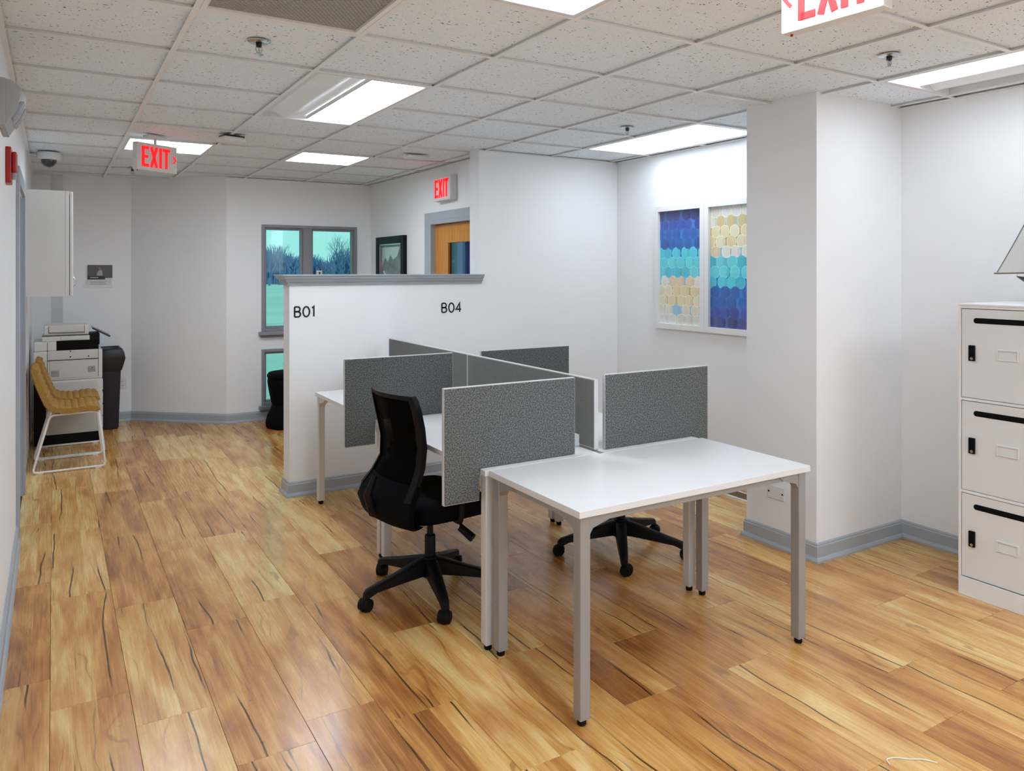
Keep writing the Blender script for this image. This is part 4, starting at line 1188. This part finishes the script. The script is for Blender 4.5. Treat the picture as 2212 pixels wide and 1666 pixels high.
# framed picture on door wall
t = thing('framed_photograph', (2.99, 7.35, 1.42), 'dark framed grey photograph on the far wall between window and oak door', 'picture')
f = MB(); a, c_, r_ = .375, .46, .075
f.box(-.04, 0, -a, -a+r_, -c_, c_); f.box(-.04, 0, a-r_, a, -c_, c_); f.box(-.04, 0, -a+r_, a-r_, -c_, -c_+r_); f.box(-.04, 0, -a+r_, a-r_, c_-r_, c_)
f.build('frame', M['navyframe'], t, .004)
f = MB(); a2, c2, r2 = a-r_, c_-r_, .014
f.box(-.03, -.0, -a2, -a2+r2, -c2, c2); f.box(-.03, 0, a2-r2, a2, -c2, c2); f.box(-.03, 0, -a2+r2, a2-r2, -c2, -c2+r2); f.box(-.03, 0, -a2+r2, a2-r2, c2-r2, c2)
f.build('inner_lip', M['silverlip'], t, .001)
box('photograph', M['photo'], t, -.012, -.004, -a2+r2, a2-r2, -c2+r2, c2-r2, 0)
MB().prism([(.25, .35), (-.22, .35), (-.16, .26), (-.05, .22), (.02, .27), (.10, .20), (.16, .25), (.25, .16)], 'x', -.0135, -.012).build('pale_shape', M['photolight'], t)
MB().tube([(-.014, .20, .10), (-.014, .10, .02), (-.014, -.05, .05), (-.014, -.16, -.02), (-.014, -.18, -.25)], .012, 6).build('pale_limb', M['photolight'], t)
box('glass', M['picglass'], t, -.018, -.016, -a2+r2, a2-r2, -c2+r2, c2-r2, 0)

# floor register and thread
t = thing('floor_register', (3.99, 3.80, 0), 'bronze floor register at the foot of the right wall beyond the column', 'vent')
b = MB(); b.box(-.07, .07, -.30, -.285, 0, .008); b.box(-.07, .07, .285, .30, 0, .008); b.box(-.07, -.055, -.285, .285, 0, .008); b.box(.055, .07, -.285, .285, 0, .008)
b.build('rim', M['white'], t, .001)
for k in range(38): MB().box(-.055, .055, -.28+k*.015, -.273+k*.015, .001, .006).build('louvre', M['brass'], t)
box('void', M['grilledark'], t, -.055, .055, -.285, .285, 0, .001, 0)
t = MB().tube(fillet([(2.215, 1.415, .0025), (2.228, 1.437, .003), (2.262, 1.428, .003), (2.29, 1.40, .0025), (2.325, 1.380, .003), (2.350, 1.345, .0025)], .03), .0018, 6).build('thread', M['white'])
tag(t, 'short white thread lying on the floor at the lower right', 'thread')

# ---------------------------------------------------------------- outdoors
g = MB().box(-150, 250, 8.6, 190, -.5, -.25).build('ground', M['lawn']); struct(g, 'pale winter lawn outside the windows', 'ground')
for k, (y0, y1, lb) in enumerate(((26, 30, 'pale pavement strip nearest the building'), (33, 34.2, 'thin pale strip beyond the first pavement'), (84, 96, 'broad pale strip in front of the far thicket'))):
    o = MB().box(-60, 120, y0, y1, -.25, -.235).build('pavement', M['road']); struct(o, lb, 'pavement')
rt = random.Random(11)
def bare_tree(x, y, h, label, m, spread=.5, seed=0):
    r = random.Random(seed); b = MB()
    def br(p, d, ln, rad, lev):
        n = 3; pts = [p]; q = p.copy(); dd = d.copy()
        for k in range(n):
            dd = (dd+Vector((r.uniform(-.18, .18), r.uniform(-.18, .18), .05))).normalized(); q = q+dd*ln/n; pts.append(q.copy())
        b.tube(pts, rad, 4 if lev else 6, radii=[rad*(1-.5*k/n) for k in range(n+1)])
        if lev >= 5: return
        for k in range(3 if lev < 4 else 2):
            a = r.uniform(0, 2*PI); s_ = r.uniform(.35, spread+.35)
            nd = (dd+Vector((math.cos(a)*s_, math.sin(a)*s_, r.uniform(-.05, .3)))).normalized()
            br(pts[-1 if k < 2 else -2], nd, ln*r.uniform(.62, .8), rad*.52, lev+1)
    br(Vector((0, 0, 0)), Vector((0, 0, 1)), h*.27, h*.020, 0)
    o = b.build('bare_tree', m); o.location = (x, y, -.3)
    return tag(o, label, 'tree', 'bare winter trees outside')
th = MB(); rr = random.Random(2)
def twig(p, q, r0, r1):
    th.loft([[(p[0]-r0, p[1], p[2]), (p[0]+r0, p[1], p[2]), (p[0], p[1]+r0, p[2])], [(q[0]-r1, q[1], q[2]), (q[0]+r1, q[1], q[2]), (q[0], q[1]+r1, q[2])]])
for k in range(5200):
    x = rr.uniform(8, 46); y = 101.5+rr.uniform(-1.2, 6); h = (3.9+.6*math.sin(x*.55)+.5*math.sin(x*1.3))*rr.uniform(.3, 1.0)
    p = (x, y, -.3); m = (x+rr.uniform(-.3, .3), y, h*.55); q = (m[0]+rr.uniform(-.6, .6), y, h)
    twig(p, m, .11, .07); twig(m, q, .07, .02)
    for z in range(2): twig(m, (m[0]+rr.uniform(-1, 1), y, m[2]+rr.uniform(.3, .45*h+.2)), .045, .015)
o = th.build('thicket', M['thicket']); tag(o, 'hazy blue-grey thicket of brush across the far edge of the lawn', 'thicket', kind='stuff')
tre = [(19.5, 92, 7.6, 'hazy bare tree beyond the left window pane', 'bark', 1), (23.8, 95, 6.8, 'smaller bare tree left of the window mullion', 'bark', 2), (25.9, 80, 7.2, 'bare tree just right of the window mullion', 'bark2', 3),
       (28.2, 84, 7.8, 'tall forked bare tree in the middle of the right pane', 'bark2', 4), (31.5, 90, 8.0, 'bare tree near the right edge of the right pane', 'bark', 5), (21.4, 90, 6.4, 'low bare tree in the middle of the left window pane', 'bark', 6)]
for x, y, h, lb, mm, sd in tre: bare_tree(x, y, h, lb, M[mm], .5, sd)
